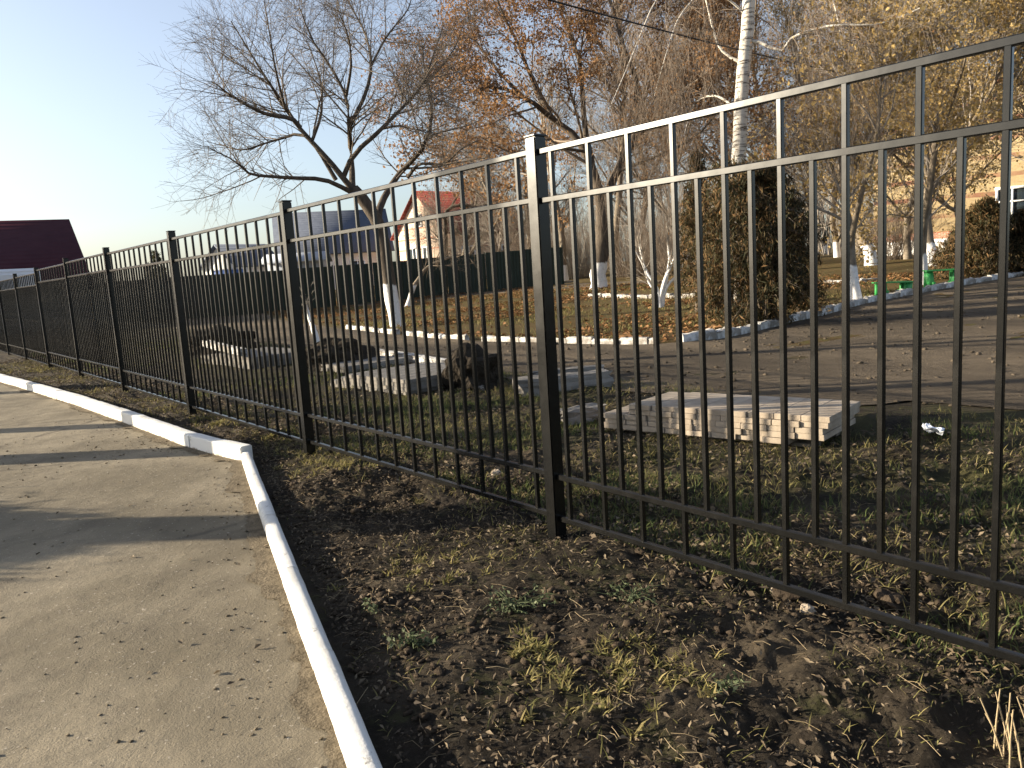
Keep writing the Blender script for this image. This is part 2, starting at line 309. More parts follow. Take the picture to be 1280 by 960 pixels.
# ------------------------------------------------------------------ ground sheet
KN = np.array([(0.02, -1.0), (0.95, 2.17), (1.16, 2.89), (1.49, 4.04), (1.91, 5.47), (2.29, 6.75)])           # kerb, path side, near run
KF = np.array([(2.29, 6.75), (2.18, 7.54), (2.15, 8.33), (2.09, 10.18), (2.02, 12.25), (1.84, 15.06), (1.66, 17.6), (1.35, 21.5), (1.0, 26.0), (0.3, 34.0)])
KALL = np.concatenate([[(-12.0, -42.0)], KN, KF[1:], [(-3.0, 70.0)]])
def kerb_x(y): return np.interp(y, KALL[:, 1], KALL[:, 0])
def axis(dense0, dense1, step, lo, hi, g=1.12, mid=None):
    a = list(np.arange(dense0, dense1, step)); s = step; x = dense1
    while x < hi: a.append(x); s = min(s * g, 40); x += s
    a.append(hi); s = step; x = dense0 - step
    while x > lo: a.insert(0, x); s = min(s * g, 40); x -= s
    a.insert(0, lo); return np.array(a)
gx = axis(0.85, 5.2, 0.02, -700, 1200); gy = axis(0.5, 7.4, 0.022, -600, 1500)
def soil_z(X, Y):
    kx = kerb_x(Y); near = smooth((X - kx - 0.12) / 0.35)
    z = terrain(X, Y)
    fade = 1 - smooth((np.hypot(X, Y) - 9) / 30) * 0.6
    rough = 0.07 * vnoise(X * 1.3, Y * 1.3, 1) + 0.05 * vnoise(X * 3.7, Y * 3.7, 2) + 0.035 * vnoise(X * 9, Y * 9, 3) + 0.022 * vnoise(X * 21, Y * 21, 4) + 0.014 * vnoise(X * 44, Y * 44, 7)
    rough = rough * (0.55 + 0.9 * smooth((vnoise(X * 0.8, Y * 0.8, 9) + 0.25) * 2))
    onroad = smooth((X - 6.3) / 0.8) * (1 - smooth((X - 10.5) / 1.0)) * 0.85
    z = z + near * rough * fade * (1 - onroad) * (1 - 0.7 * smooth((X - 10) / 2)) + near * 0.02
    z = z - 0.06 * (1 - smooth((X - kx - 0.02) / 0.06))
    pad = smooth((X - 4.6) / 0.3) * (1 - smooth((X - 6.3) / 0.3)) * smooth((Y - 2.9) / 0.3) * (1 - smooth((Y - 5.4) / 0.3))
    z = z * (1 - pad) - 0.012 * pad
    return z
X, Y = np.meshgrid(gx, gy, indexing='ij'); Z = soil_z(X, Y)
mb = MB(); I = np.arange(X.size).reshape(X.shape)
mb.add(np.stack([X, Y, Z], -1).reshape(-1, 3), np.stack([I[:-1, :-1], I[1:, :-1], I[1:, 1:], I[:-1, 1:]], -1).reshape(-1, 4))
tag(mb.build('ground', M['ground_soil'], smooth_=True), 'dark bare soil strip and rough grassy ground', None, None, 'structure')
def loft(name, A, B, mat, nu, nv, off, jitA=0, jitB=0, zf=terrain, relief=0.0):
    def res(P):
        P = np.array(P, float); s = np.concatenate([[0], np.cumsum(np.linalg.norm(np.diff(P, axis=0), axis=1))]); return s
    t = np.linspace(0, 1, nu); sA = res(A); sA = sA / sA[-1]
    A = np.array(A, float); B = np.array(B, float)
    PA = np.stack([np.interp(t, sA, A[:, k]) for k in (0, 1)], 1); PB = np.stack([np.interp(t, sA, B[:, k]) for k in (0, 1)], 1)
    d = PB - PA; d /= np.linalg.norm(d, axis=1, keepdims=True)
    PA = PA + d * (jitA * (vnoise(PA[:, 0] * 1.5, PA[:, 1] * 1.5, 21) + 0.5 * vnoise(PA[:, 0] * 5, PA[:, 1] * 5, 22)))[:, None]
    PB = PB + d * (jitB * (vnoise(PB[:, 0] * 1.5, PB[:, 1] * 1.5, 23) + 0.5 * vnoise(PB[:, 0] * 5, PB[:, 1] * 5, 24)))[:, None]
    w = np.linspace(0, 1, nv)[None, :, None]; P = PA[:, None] * (1 - w) + PB[:, None] * w
    z = zf(P[..., 0], P[..., 1]) + off + relief * (vnoise(P[..., 0] * 1.1, P[..., 1] * 1.1, 31) + 0.4 * vnoise(P[..., 0] * 4, P[..., 1] * 4, 32))
    mb = MB(); I = np.arange(nu * nv).reshape(nu, nv)
    mb.add(np.concatenate([P, z[..., None]], -1).reshape(-1, 3), np.stack([I[:-1, :-1], I[1:, :-1], I[1:, 1:], I[:-1, 1:]], -1).reshape(-1, 4))
    return tag(mb.build(name, mat, smooth_=True), None, None, None, 'structure')
A = KALL.copy(); A[:, 0] += 0.05; Bp = A.copy(); Bp[:, 0] -= 6.5
o = loft('path', A, Bp, M['path_asphalt'], 700, 60, 0.0, zf=lambda x, y: 0 * x, relief=0.012); o['label'] = 'dusty pale asphalt path'
mat_simple('soil_drift', (0.085, 0.069, 0.048), (0.20, 0.163, 0.112), 9, 0.95, 0.1, 1.0, 0.02, 60)
A = np.concatenate([KN, KF[1:]]); A = np.stack([np.interp(np.linspace(0, 1, 400), np.linspace(0, 1, len(A)), A[:, k]) for k in (0, 1)], 1); A[:, 0] += 0.03; Bp = A.copy(); Bp[:, 0] -= 0.045 + 0.10 * np.clip(vnoise(A[:, 1] * 1.7, 0 * A[:, 1], 81) + 0.35, 0, 1) + 0.16 * np.clip(vnoise(A[:, 1] * 6, 0 * A[:, 1], 82), 0, 1) + 0.05 * vnoise(A[:, 1] * 25, 0 * A[:, 1], 83)
o = loft('soil_drift', A, Bp, M['soil_drift'], 1600, 5, 0.009, 0, 0.03, zf=lambda x, y: 0 * x, relief=0.012); o['label'] = 'thin drift of soil blown against the kerb on the path'; o['kind'] = 'stuff'
far_edge = [(60, 13.2), (34, 11.9), (24.2, 11.1), (15.7, 9.5), (11.75, 8.75), (10.55, 9.35), (10.1, 11.4), (9.85, 13.64), (10.15, 17.5), (10.9, 22), (13, 32), (22, 60)]
near_edge = [(60, -30), (30, -16), (18, -7), (11, -1.8), (7.5, 2.5), (6.85, 4.25), (6.5, 6.8), (6.7, 9.3), (7.1, 14.4), (7.8, 20), (9.0, 32), (17, 60)]
o = loft('road', far_edge, near_edge, M['road_dirt'], 420, 60, 0.032, 0.1, 0.7, relief=0.02); o['label'] = 'worn earthy service road behind the fence'
p0, p1, p2, p3 = G(440, 385), G(560, 374), G(690, 362), G(900, 352)
q0, q1, q2, q3 = G(440, 379), G(560, 369), G(690, 356), G(900, 348)
o = loft('footpath', [p[:2] for p in (p0, p1, p2, p3)], [p[:2] for p in (q0, q1, q2, q3)], M['road_dirt'], 60, 8, 0.03); o['label'] = 'narrow worn footpath across the lawn'

# ------------------------------------------------------------------ kerbs, one stone at a time
rnd = random.Random(5); RG = np.random.default_rng(7)
def kerb(name, label, pts, lens, w, h, mat, side=1, zoff=0.0, sink=0.06, gap=0.004, rough=0.003, bev=0.02, jit=0.004, ang=0.01, skip=()):
    pts = np.array(pts, float)[:, :2]; s = np.concatenate([[0], np.cumsum(np.linalg.norm(np.diff(pts, axis=0), axis=1))])
    root = empty(name, (pts[0][0], pts[0][1], 0)); root['label'] = label; root['kind'] = 'structure'
    a = 0; i = 0; cache = {}
    while a < s[-1] - 0.1:
        L = min(lens[min(i, len(lens) - 1)] * rnd.uniform(0.97, 1.03), s[-1] - a); b = a + L
        P = np.array([np.interp(a, s, pts[:, k]) for k in (0, 1)]); Q = np.array([np.interp(b, s, pts[:, k]) for k in (0, 1)])
        d = Q - P; l = np.linalg.norm(d); d /= l; nrm = np.array([d[1], -d[0]]) * side
        key = (round(l, 1), i % 3)
        if i not in skip:
            key = i
            if key not in cache: cache[key] = kerb_mesh(l - gap, w, h, sink, mat, i + int(w * 1000), rough, bev)
            m = (P + Q) / 2 + nrm * (w / 2 + rnd.uniform(-jit, jit)); z = float(terrain(m[0], m[1])) + zoff
            o = put('kerb_stone', cache[key], (m[0] - pts[0][0], m[1] - pts[0][1], z + rnd.uniform(-jit, jit)), (rnd.uniform(-ang, ang), rnd.uniform(-ang, ang) * 0.6, math.atan2(d[1], d[0]) + rnd.uniform(-ang, ang) * 0.5), root)
        a = b; i += 1
    return root
kerb('kerb', 'whitewashed low kerb running along the near path edge', KN, [1.0], 0.085, 0.09, M['whitewash'], jit=0.0012, ang=0.002, bev=0.03, gap=0.002, rough=0.0011)
kerb('kerb', 'whitewashed kerb beyond the corner, below the fence', KF, [0.5, 0.55, 0.58, 1.1, 1.0], 0.11, 0.135, M['whitewash'], jit=0.004, ang=0.008, bev=0.018, gap=0.003, rough=0.0012)
fk = [G(u, v) for u, v in [(432, 412), (465, 416), (500, 420), (550, 425), (600, 428), (650, 430), (700, 431), (760, 432), (817, 433)]]
kerb('kerb', 'low whitewashed lawn kerb across the road, behind the posts', fk, [0.6], 0.12, 0.10, M['old_whitewash'], -1, 0.03, jit=0.02, ang=0.05, bev=0.03, rough=0.01, gap=0.03, skip=(7, 13))
fk = [G(u, v) for u, v in [(855, 431), (900, 425), (960, 412), (1010, 400), (1080, 381), (1150, 368), (1215, 356), (1280, 346), (1400, 330)]]
kerb('kerb', 'whitewashed kerb stones curving past the conifer to the benches', fk, [0.8], 0.16, 0.14, M['old_whitewash'], -1, 0.03, jit=0.03, ang=0.05, bev=0.04, rough=0.015, gap=0.03)
fk = [G(u, v) for u, v in [(735, 372), (800, 374), (850, 374), (905, 372)]]
kerb('kerb', 'old whitewashed kerb on the lawn behind the multi-stemmed shrub', fk, [1.1], 0.25, 0.16, M['old_whitewash'], -1, 0.0, jit=0.03, ang=0.05, bev=0.04, rough=0.02, gap=0.06)
fk = [G(u, v) for u, v in [(440, 379), (560, 369), (690, 356), (720, 353)]]
kerb('kerb', 'grey footpath kerb in front of the dark green fence', fk, [1.2], 0.2, 0.14, M['grey_concrete'], -1, 0.0, jit=0.02, ang=0.03, bev=0.03, rough=0.01, gap=0.03)
fk = [G(u, v) for u, v in [(1005, 357), (1080, 354), (1100, 352)]]
kerb('kerb', 'short whitewashed kerb on the lawn left of the benches', fk, [1.0], 0.2, 0.14, M['old_whitewash'], -1, 0.0, jit=0.02, ang=0.04, bev=0.04, rough=0.015, gap=0.04)

# ------------------------------------------------------------------ the metal fence
FX = 2.778
fence = empty('metal_fence', (FX, 0, 0), 'long black welded steel fence of square bars along the soil strip', 'fence')
post_me = None
posts_y = [0.02, 3.23, 6.44, 9.70, 12.93, 16.16, 19.42, 22.69, 25.95, 29.2, 32.45, 35.7, 38.95]
pz = [2.16, 2.16, 2.16, 2.16, 2.165, 2.17, 2.135, 2.12, 2.10, 2.08, 2.07, 2.06, 2.05]
bm = bmesh.new()
def bmbox(bm, c, d, bev=0.0):
    r = bmesh.ops.create_cube(bm, size=1); vs = r['verts']; bmesh.ops.scale(bm, vec=d, verts=vs); bmesh.ops.translate(bm, vec=c, verts=vs)
    if bev:
        es = list({e for v in vs for e in v.link_edges}); bmesh.ops.bevel(bm, geom=es, offset=bev, segments=2, affect='EDGES')
bmbox(bm, (0, 0, 0.98), (0.08, 0.08, 2.36), 0.006); post_me = bpy.data.meshes.new('post'); bm.to_mesh(post_me); bm.free(); post_me.materials.append(M['black_paint'])
cap_me = bev_box_mesh('cap', (0.086, 0.086, 0.012), 0.003, M['black_paint'])
long_me = bev_box_mesh('bar', (0.023, 0.023, 1.93), 0.003, M['black_paint'])
short_me = bev_box_mesh('bar', (0.023, 0.023, 1.45), 0.003, M['black_paint'])
rail_me = {}
for y, z in zip(posts_y, pz):
    tl = (rnd.uniform(-0.004, 0.004), rnd.uniform(-0.004, 0.004), rnd.uniform(-0.02, 0.02))
    p = put('post', post_me, (0, y, z - 2.16), tl, fence); put('cap', cap_me, (0, 0, 2.166), (0, 0, 0), p)
dz = [0.0, 0.008, -0.004, 0.0, 0.012, 0.0, -0.05, -0.06, -0.08, -0.09, -0.1, -0.11]
for k in range(len(posts_y) - 1):
    a, b = posts_y[k], posts_y[k + 1]; L = b - a - 0.08
    pan = empty('panel', (0, (a + b) / 2, dz[k])); pan.parent = fence; pan.rotation_euler = (rnd.uniform(-0.0015, 0.0015), 0, 0)
    key = round(L, 3)
    if key not in rail_me: rail_me[key] = bev_box_mesh('rail', (0.026, L, 0.031), 0.004, M['black_paint'])
    for z in (2.08, 1.835, 0.365, 0.13): put('rail', rail_me[key], (rnd.uniform(-0.002, 0.002), 0, z), (0, rnd.uniform(-0.01, 0.01), 0), pan)
    off = (0.154 if k else 0.22) - (b - a) / 2
    for j in range(12): put('bar', long_me, (rnd.uniform(-0.001, 0.001), off + 0.2606 * j + rnd.uniform(-0.004, 0.004), 1.105), (rnd.uniform(-0.001, 0.001), 0, rnd.uniform(-0.03, 0.03)), pan)
    for j in range(11): put('bar', short_me, (rnd.uniform(-0.001, 0.001), off + 0.2606 * (j + 0.5) + rnd.uniform(-0.005, 0.005), 1.10), (rnd.uniform(-0.0015, 0.0015), 0, rnd.uniform(-0.03, 0.03)), pan)

# ------------------------------------------------------------------ stacks of concrete kerb stones
def stack(label, corner, along, depth, nw, nc, w, t, l, seed, mat='concrete', holes=(), base=True):
    r = random.Random(seed); al = np.array(along, float); al /= np.linalg.norm(al); dp = np.array(depth, float); dp /= np.linalg.norm(dp)
    ang = math.atan2(dp[1], dp[0]); root = empty('slab_stack', (corner[0], corner[1], 0), label, 'slab stack')
    ms = [bev_box_mesh('slab', (l, w - 0.002, t - 0.0015), 0.003, M[mat], seed + q, 0.0012) for q in range(3)]
    me2 = bev_box_mesh('timber', (0.1, nw * w - 0.1, 0.06), 0.006, M['bark_light'], 3, 0.003)
    zb = 0.02
    for q in (0.2, 0.8):
        c = al * (nw * w / 2) + dp * l * q; put('timber', me2, (c[0], c[1], -0.012), (0, 0, math.atan2(al[1], al[0]) - math.pi / 2), root)
    for c in range(nc):
        sh = r.uniform(-0.02, 0.02) + c * 0.02
        for i in range(nw):
            if (c, i) in holes: continue
            m = al * (w * (i + 0.5) + sh) + dp * (l / 2 + r.uniform(-0.016, 0.016))
            put('slab', ms[r.randrange(3)], (m[0], m[1], zb + t * (c + 0.5)), (r.uniform(-0.003, 0.003), r.uniform(-0.003, 0.003), ang + r.uniform(-0.004, 0.004)), root)
    return root
stack('pale stack of concrete kerb slabs five courses high on grass, nearest the camera', (5.01, 5.12), (0.42, -1.9), (1.0, 0.2), 9, 5, 0.215, 0.047, 0.74, 3, holes=((4, 0), (0, 8), (3, 0)))
stack('pale slab stack between the second and third fence posts beside a dark mound', (4.86, 10.35), (0.17, -1.83), (1.0, 0.1), 9, 4, 0.2, 0.05, 1.35, 8, 'grey_concrete', holes=((3, 0), (2, 0), (3, 1)))
stack('farther weathered slab stack seen through dense bars beyond the third post', (4.95, 16.3), (0.1, -1.85), (1.0, 0.15), 12, 4, 0.2, 0.055, 1.2, 12, 'grey_concrete', holes=((3, 0), (3, 1), (3, 2)))
stack('low grey slab stack lying between two taller ones behind the fence', (5.6, 12.9), (0.15, -1.7), (1.0, 0.1), 7, 2, 0.2, 0.055, 1.2, 15, 'grey_concrete')
def beam(label, p, q, w, h, mat, seed, name='concrete_beam', z=0.0, n=8, rough=0.012):
    p = np.array(p); q = np.array(q); L = np.linalg.norm(q - p); bm = bmesh.new(); bmesh.ops.create_cube(bm, size=1); bmesh.ops.scale(bm, vec=(L, w, h), verts=bm.verts)
    bmesh.ops.subdivide_edges(bm, edges=bm.edges[:], cuts=n // 2, use_grid_fill=True); r = random.Random(seed)
    for v in bm.verts:
        k = 1.0 + 3.0 * (abs(v.co.x) > L * 0.47); v.co += Vector((r.uniform(-1, 1) * k, r.uniform(-1, 1), r.uniform(-1, 1))) * rough
    me = bpy.data.meshes.new(name); bm.to_mesh(me); bm.free(); me.materials.append(M[mat]); m = (p + q) / 2
    return tag(put(name, me, (m[0], m[1], z + h / 2), (0, 0, math.atan2(q[1] - p[1], q[0] - p[0]))), label, 'concrete beam')
a = G(648, 497); b = G(745, 487); beam('thick broken concrete beam with crumbled end on grass behind the near post', a[:2], b[:2] + (b[:2] - a[:2]) * 0.15, 0.26, 0.22, 'grey_concrete', 4)
a = G(668, 482); b = G(752, 473); beam('thin concrete beam lying just behind the broken beam', a[:2], b[:2], 0.16, 0.17, 'grey_concrete', 5)
a = G(700, 532); b = G(748, 521); beam('short grey concrete block end-on beside the nearest slab stack', a[:2], b[:2], 0.22, 0.13, 'grey_concrete', 6)
a = G(445, 441); b = G(566, 462); beam('long white kerb stone lying behind the second slab stack', a[:2], b[:2], 0.18, 0.14, 'old_whitewash', 7)
a = G(582, 482); b = G(602, 491); beam('short white stick of concrete at the foot of the dark mound', a[:2], b[:2], 0.08, 0.08, 'old_whitewash', 9, rough=0.006)
a = G(258, 436); b = G(305, 449); beam('white beam lying on the far grey slab stack', a[:2] * 0.86, b[:2] * 0.86, 0.14, 0.12, 'old_whitewash', 10, z=0.27)
for (u, v, sz, sd, lab) in [(592, 487, (0.36, 0.36, 0.36), 3, 'dark rounded earth mound right of the second slab stack'), (425, 458, (0.5, 0.5, 0.3), 6, 'dark earth mound left of the second slab stack'), (405, 462, (0.4, 0.45, 0.26), 8, 'low dark earth mound beside the leaning limed trunk'), (280, 440, (0.8, 0.8, 0.35), 10, 'wide dark earth mound among the far slab stacks')]:
    p = G(u, v); o = put('earth_mound', lump_mesh('earth_mound', sz, M['dark_earth'], sd, 4, 0.35), (p[0], p[1], sz[2] * 0.5)); tag(o, lab, 'mound')

# ------------------------------------------------------------------ trees
def spline(pts, m):
    pts = np.array(pts, float); s = np.concatenate([[0], np.cumsum(np.linalg.norm(np.diff(pts, axis=0), axis=1))]); t = np.linspace(0, s[-1], m)
    n = len(pts); out = []
    for tt in t:
        i = min(max(np.searchsorted(s, tt) - 1, 0), n - 2); u = (tt - s[i]) / (s[i + 1] - s[i] + 1e-9)
        p0 = pts[max(i - 1, 0)]; p1 = pts[i]; p2 = pts[i + 1]; p3 = pts[min(i + 2, n - 1)]
        out.append(0.5 * ((2 * p1) + (-p0 + p2) * u + (2 * p0 - 5 * p1 + 4 * p2 - p3) * u * u + (-p0 + 3 * p1 - 3 * p2 + p3) * u ** 3))
    return np.array(out)
def grow(P, R, n, length, spread, rg, m=6, tmin=0.25, up=0.15, jit=0.12, rfac=0.55, rmin=0.003, wlen=True, droop=0.0, taper=0.5):
    N, k, _ = P.shape; seg = np.linalg.norm(np.diff(P, axis=1), axis=2).sum(1)
    i = rg.choice(N, n, p=seg / seg.sum()); t = tmin + (1 - tmin) * rg.random(n) ** 0.8
    f = t * (k - 1); a = np.minimum(f.astype(int), k - 2); w = (f - a)[:, None]
    pos = P[i, a] * (1 - w) + P[i, a + 1] * w; tan = P[i, a + 1] - P[i, a]; tan /= np.linalg.norm(tan, axis=1, keepdims=True) + 1e-9
    rr = R[i, a] * (1 - w[:, 0]) + R[i, a + 1] * w[:, 0]
    q = rg.normal(size=(n, 3)); q -= tan * (q * tan).sum(1, keepdims=True); q /= np.linalg.norm(q, axis=1, keepdims=True) + 1e-9
    th = spread[0] + (spread[1] - spread[0]) * rg.random(n); d = np.cos(th)[:, None] * tan + np.sin(th)[:, None] * q; d[:, 2] += up
    d /= np.linalg.norm(d, axis=1, keepdims=True)
    L = length * (0.55 + 0.9 * rg.random(n)) * (1.15 - taper * t)
    Q = np.zeros((n, m, 3)); Q[:, 0] = pos; dd = d
    for s in range(1, m):
        dd = dd + rg.normal(size=(n, 3)) * jit; dd[:, 2] += up * 0.25 - droop; dd /= np.linalg.norm(dd, axis=1, keepdims=True); Q[:, s] = Q[:, s - 1] + dd * (L / (m - 1))[:, None]
    r0 = np.maximum(np.minimum(rr * rfac, L * 0.016), rmin); RR = r0[:, None] * np.linspace(1, 0.35, m)[None, :]; return Q, np.maximum(RR, rmin * 0.6)
def leaves(mb, P, n, size, rg, spreadr=0.1, hang=0.0, aspect=0.6):
    N, k, _ = P.shape; i = rg.integers(0, N, n); f = rg.random(n) * (k - 1); a = np.minimum(f.astype(int), k - 2); w = (f - a)[:, None]
    c = P[i, a] * (1 - w) + P[i, a + 1] * w + rg.normal(size=(n, 3)) * spreadr; quads(mb, c, size * (0.6 + 0.8 * rg.random(n)), rg, hang, aspect)
def quads(mb, c, s, rg, hang=0.0, aspect=0.6, bend=0.3):
    n = len(c); d = rg.normal(size=(n, 3)); d[:, 2] -= hang; d /= np.linalg.norm(d, axis=1, keepdims=True)
    e = rg.normal(size=(n, 3)); e -= d * (e * d).sum(1, keepdims=True); e /= np.linalg.norm(e, axis=1, keepdims=True); nn = np.cross(d, e)
    s = s[:, None]; v = np.stack([c - d * s * 0.5, c + e * s * 0.5 * aspect + nn * s * bend * 0.3, c + d * s * 0.5, c - e * s * 0.5 * aspect + nn * s * bend * 0.3], 1)
    mb.add(v.reshape(-1, 3), np.arange(n * 4).reshape(n, 4))
def tree(name, label, base, limbs, levels, seed, bark='bark', twig='twig', cat='tree', leaf=None, group=None, flare=1.25, sides=10):
    """limbs: list of (points, r0, r1); the first is the trunk. levels: list of dicts for grow()."""
    rg = np.random.default_rng(seed); base = np.array(base, float); root = empty(name, base, label, cat, group)
    mb = MB(); P0 = []; R0 = []
    for k, (pts, r0, r1) in enumerate(limbs):
        q = spline(pts, 14); q[2:] += rg.normal(size=(12, 3)) * r0 * 0.07; rr = r0 + (r1 - r0) * np.linspace(0, 1, 14) ** 0.85
        if k == 0: rr[0] *= flare; rr[1] *= 1 + (flare - 1) * 0.4
        P0.append(q); R0.append(rr)
    tm = MB(); tm.tubes(np.array(P0[:1]), np.array(R0[:1]), sides + 2); tr = tm.build('trunk', M[bark], root, True, loc=base); tr.location = (0, 0, 0)
    if len(P0) > 1:
        for q_, r_ in zip(P0[1:], R0[1:]):
            lm = MB(); lm.tubes(np.array([q_]), np.array([r_]), sides - 2); lo = lm.build('limb', M[bark], root, True, loc=base); lo.location = (0, 0, 0)
    P = np.array(P0); R = np.array(R0); cm = MB(); lm = MB(); prev = [(P, R)]
    for j, lv in enumerate(levels):
        lv = dict(lv); src = lv.pop('src', -1); sd = lv.pop('sides', 3); lf = lv.pop('leaves', None)
        P, R = prev[src]
        if src == 0 and lv.pop('limbs_only', False) and len(P0) > 1: P, R = P[1:], R[1:]
        Q, RR = grow(P, R, rg=rg, **lv); prev.append((Q, RR)); cm.tubes(Q, RR, sd)
        if lf: leaves(lm, Q, rg=rg, **lf)
    if cm.n: o = cm.build('crown', M[twig], root, True, loc=base); o.location = (0, 0, 0)
    if lm.n: o = lm.build('leaves', M[leaf], root, False, loc=base); o.location = (0, 0, 0)
    return root
rt = np.random.default_rng(11)
def limb(pix, d, wob=0.8, seed=0, off=0.0):      # a limb seen along these places, at about distance d, wandering in depth
    r = np.random.default_rng(seed); n = len(pix); dep = d + off * np.linspace(0, 1, n) + np.concatenate([[0], np.cumsum(r.normal(size=n - 1) * wob)])
    return [far(u, v, dd) for (u, v), dd in zip(pix, dep)]
Zm = lambda L: [(180 + x / 2.667, y / 2.667) for x, y in L]
# the big bare tree against the sky
b = G(499, 409); d0 = math.hypot(b[0], b[1])
LB = [([b - (0, 0, 0.2)] + limb(Zm([(815, 930), (800, 820), (778, 735), (735, 675), (695, 632)]), d0, 0.0), 0.221, 0.171),
      (limb(Zm([(695, 632), (620, 540), (530, 440), (470, 360), (400, 250), (340, 150), (290, 70)]), d0, 0.5, 1, -1.5), 0.094, 0.013),
      (limb(Zm([(520, 425), (490, 395), (400, 378), (310, 330), (225, 270)]), d0 - 1, 0.5, 2, -1), 0.070, 0.011),
      (limb(Zm([(695, 632), (690, 520), (681, 400), (674, 320), (620, 220), (560, 130), (520, 30)]), d0, 0.5, 3, 1.5), 0.102, 0.018),
      (limb(Zm([(685, 420), (735, 320), (757, 220), (740, 120), (690, 20), (650, -60)]), d0 + 0.5, 0.5, 4, 2.0), 0.070, 0.013),
      (limb(Zm([(665, 590), (700, 515), (790, 430), (860, 360), (930, 280), (965, 180), (1000, 80)]), d0, 0.6, 5, 2.5), 0.078, 0.013),
      (limb(Zm([(780, 735), (790, 680), (850, 580), (930, 495), (957, 400), (955, 320), (935, 230), (930, 150)]), d0, 0.5, 6, 1.5), 0.123, 0.018),
      (limb(Zm([(690, 640), (600, 600), (480, 592), (360, 580), (300, 535), (215, 492)]), d0, 0.6, 7, -3.0), 0.078, 0.009),
      (limb(Zm([(880, 590), (920, 547), (1000, 545), (1060, 495), (1110, 470)]), d0, 0.5, 8, 1), 0.057, 0.011),
      (limb(Zm([(640, 600), (540, 455), (430, 470), (330, 500), (250, 480)]), d0, 0.6, 9, 2.5), 0.066, 0.011),
      (limb(Zm([(757, 220), (810, 120), (880, 30), (900, -60)]), d0 + 1, 0.5, 10, 2), 0.041, 0.011),
      (limb(Zm([(560, 470), (590, 380), (590, 280), (560, 180), (520, 90)]), d0, 0.4, 31, 2.5), 0.05, 0.008),
      (limb(Zm([(930, 280), (985, 230), (1040, 150), (1070, 60)]), d0 + 1, 0.4, 32, 1.5), 0.04, 0.008),
      (limb(Zm([(674, 320), (690, 220), (680, 120), (640, 20)]), d0, 0.4, 33, -2.5), 0.05, 0.008),
      (limb(Zm([(790, 430), (850, 420), (900, 430), (960, 440)]), d0, 0.4, 34, -2.0), 0.04, 0.008),
      (limb(Zm([(470, 360), (440, 240), (420, 120), (400, 0)]), d0 - 1, 0.5, 12, -2), 0.041, 0.011)]
tree('bare_tree', 'large bare spreading tree against the open sky, trunk leaning left', b, LB,
     [dict(n=260, length=2.1, spread=(0.55, 1.25), up=0.05, m=8, rfac=0.5, src=0, limbs_only=True, sides=5, rmin=0.0075, tmin=0.22, jit=0.06, taper=0.75),
      dict(n=2100, length=1.0, spread=(0.5, 1.1), up=0.04, m=6, rfac=0.5, sides=4, rmin=0.0045, tmin=0.15, jit=0.06),
      dict(n=8500, length=0.48, spread=(0.45, 1.1), up=0.02, m=4, rfac=0.6, sides=3, rmin=0.0034, tmin=0.1, jit=0.06),
      dict(n=700, length=0.9, spread=(0.4, 1.1), up=0.03, m=6, rfac=0.3, src=0, limbs_only=True, sides=3, rmin=0.005, tmin=0.3, jit=0.07)], 1, 'bark_dark_limed', 'twig_dark')
# the brown-leaved tree behind the near post
b = G(748, 361); d0 = math.hypot(b[0], b[1]); Z8 = lambda L: [(540 + x / 1.7297, y / 1.7297) for x, y in L]
LB = [([b - (0, 0, 0.2)] + limb([(750, 330), (754, 290), (752, 262)], d0, 0), 0.42, 0.34),
      (limb([(752, 262), (742, 215), (722, 175), (690, 148), (655, 122), (615, 108), (572, 122)], d0, 0.7, 1, -2), 0.27, 0.03),
      (limb([(752, 262), (772, 212), (796, 170), (800, 120), (780, 60), (760, -10)], d0, 0.7, 2, 1), 0.24, 0.05),
      (limb([(690, 148), (665, 100), (648, 55), (625, 10), (610, -50)], d0, 0.7, 3, 1), 0.14, 0.03),
      (limb([(742, 215), (730, 150), (725, 80), (700, 10), (690, -60)], d0, 0.7, 4, 2), 0.16, 0.04),
      (limb([(796, 170), (840, 120), (870, 70), (880, 0)], d0, 0.7, 5, 2), 0.13, 0.03),
      (limb([(655, 122), (615, 80), (590, 40), (580, -20)], d0, 0.7, 6, -1), 0.09, 0.02),
      (limb([(770, 215), (820, 195), (870, 170), (905, 130)], d0, 0.7, 7, -2), 0.1, 0.02),
      (limb([(735, 190), (690, 185), (640, 190), (600, 170)], d0, 0.7, 8, -3), 0.08, 0.02)]
tree('brown_leaved_tree', 'big tree holding brown dead leaves above the near fence post', b, LB,
     [dict(n=140, length=4.2, spread=(0.4, 1.1), up=0.08, m=7, rfac=0.45, src=0, limbs_only=True, sides=5, rmin=0.012, tmin=0.2),
      dict(n=1100, length=2.1, spread=(0.4, 1.1), up=0.04, m=6, rfac=0.5, sides=4, rmin=0.008, leaves=dict(n=15000, size=0.14, spreadr=0.2)),
      dict(n=3600, length=0.9, spread=(0.3, 1.0), up=0.0, m=4, rfac=0.6, sides=3, rmin=0.006, leaves=dict(n=50000, size=0.125, spreadr=0.14))], 2, 'bark_dark_limed', 'twig', leaf='leaf_brown')
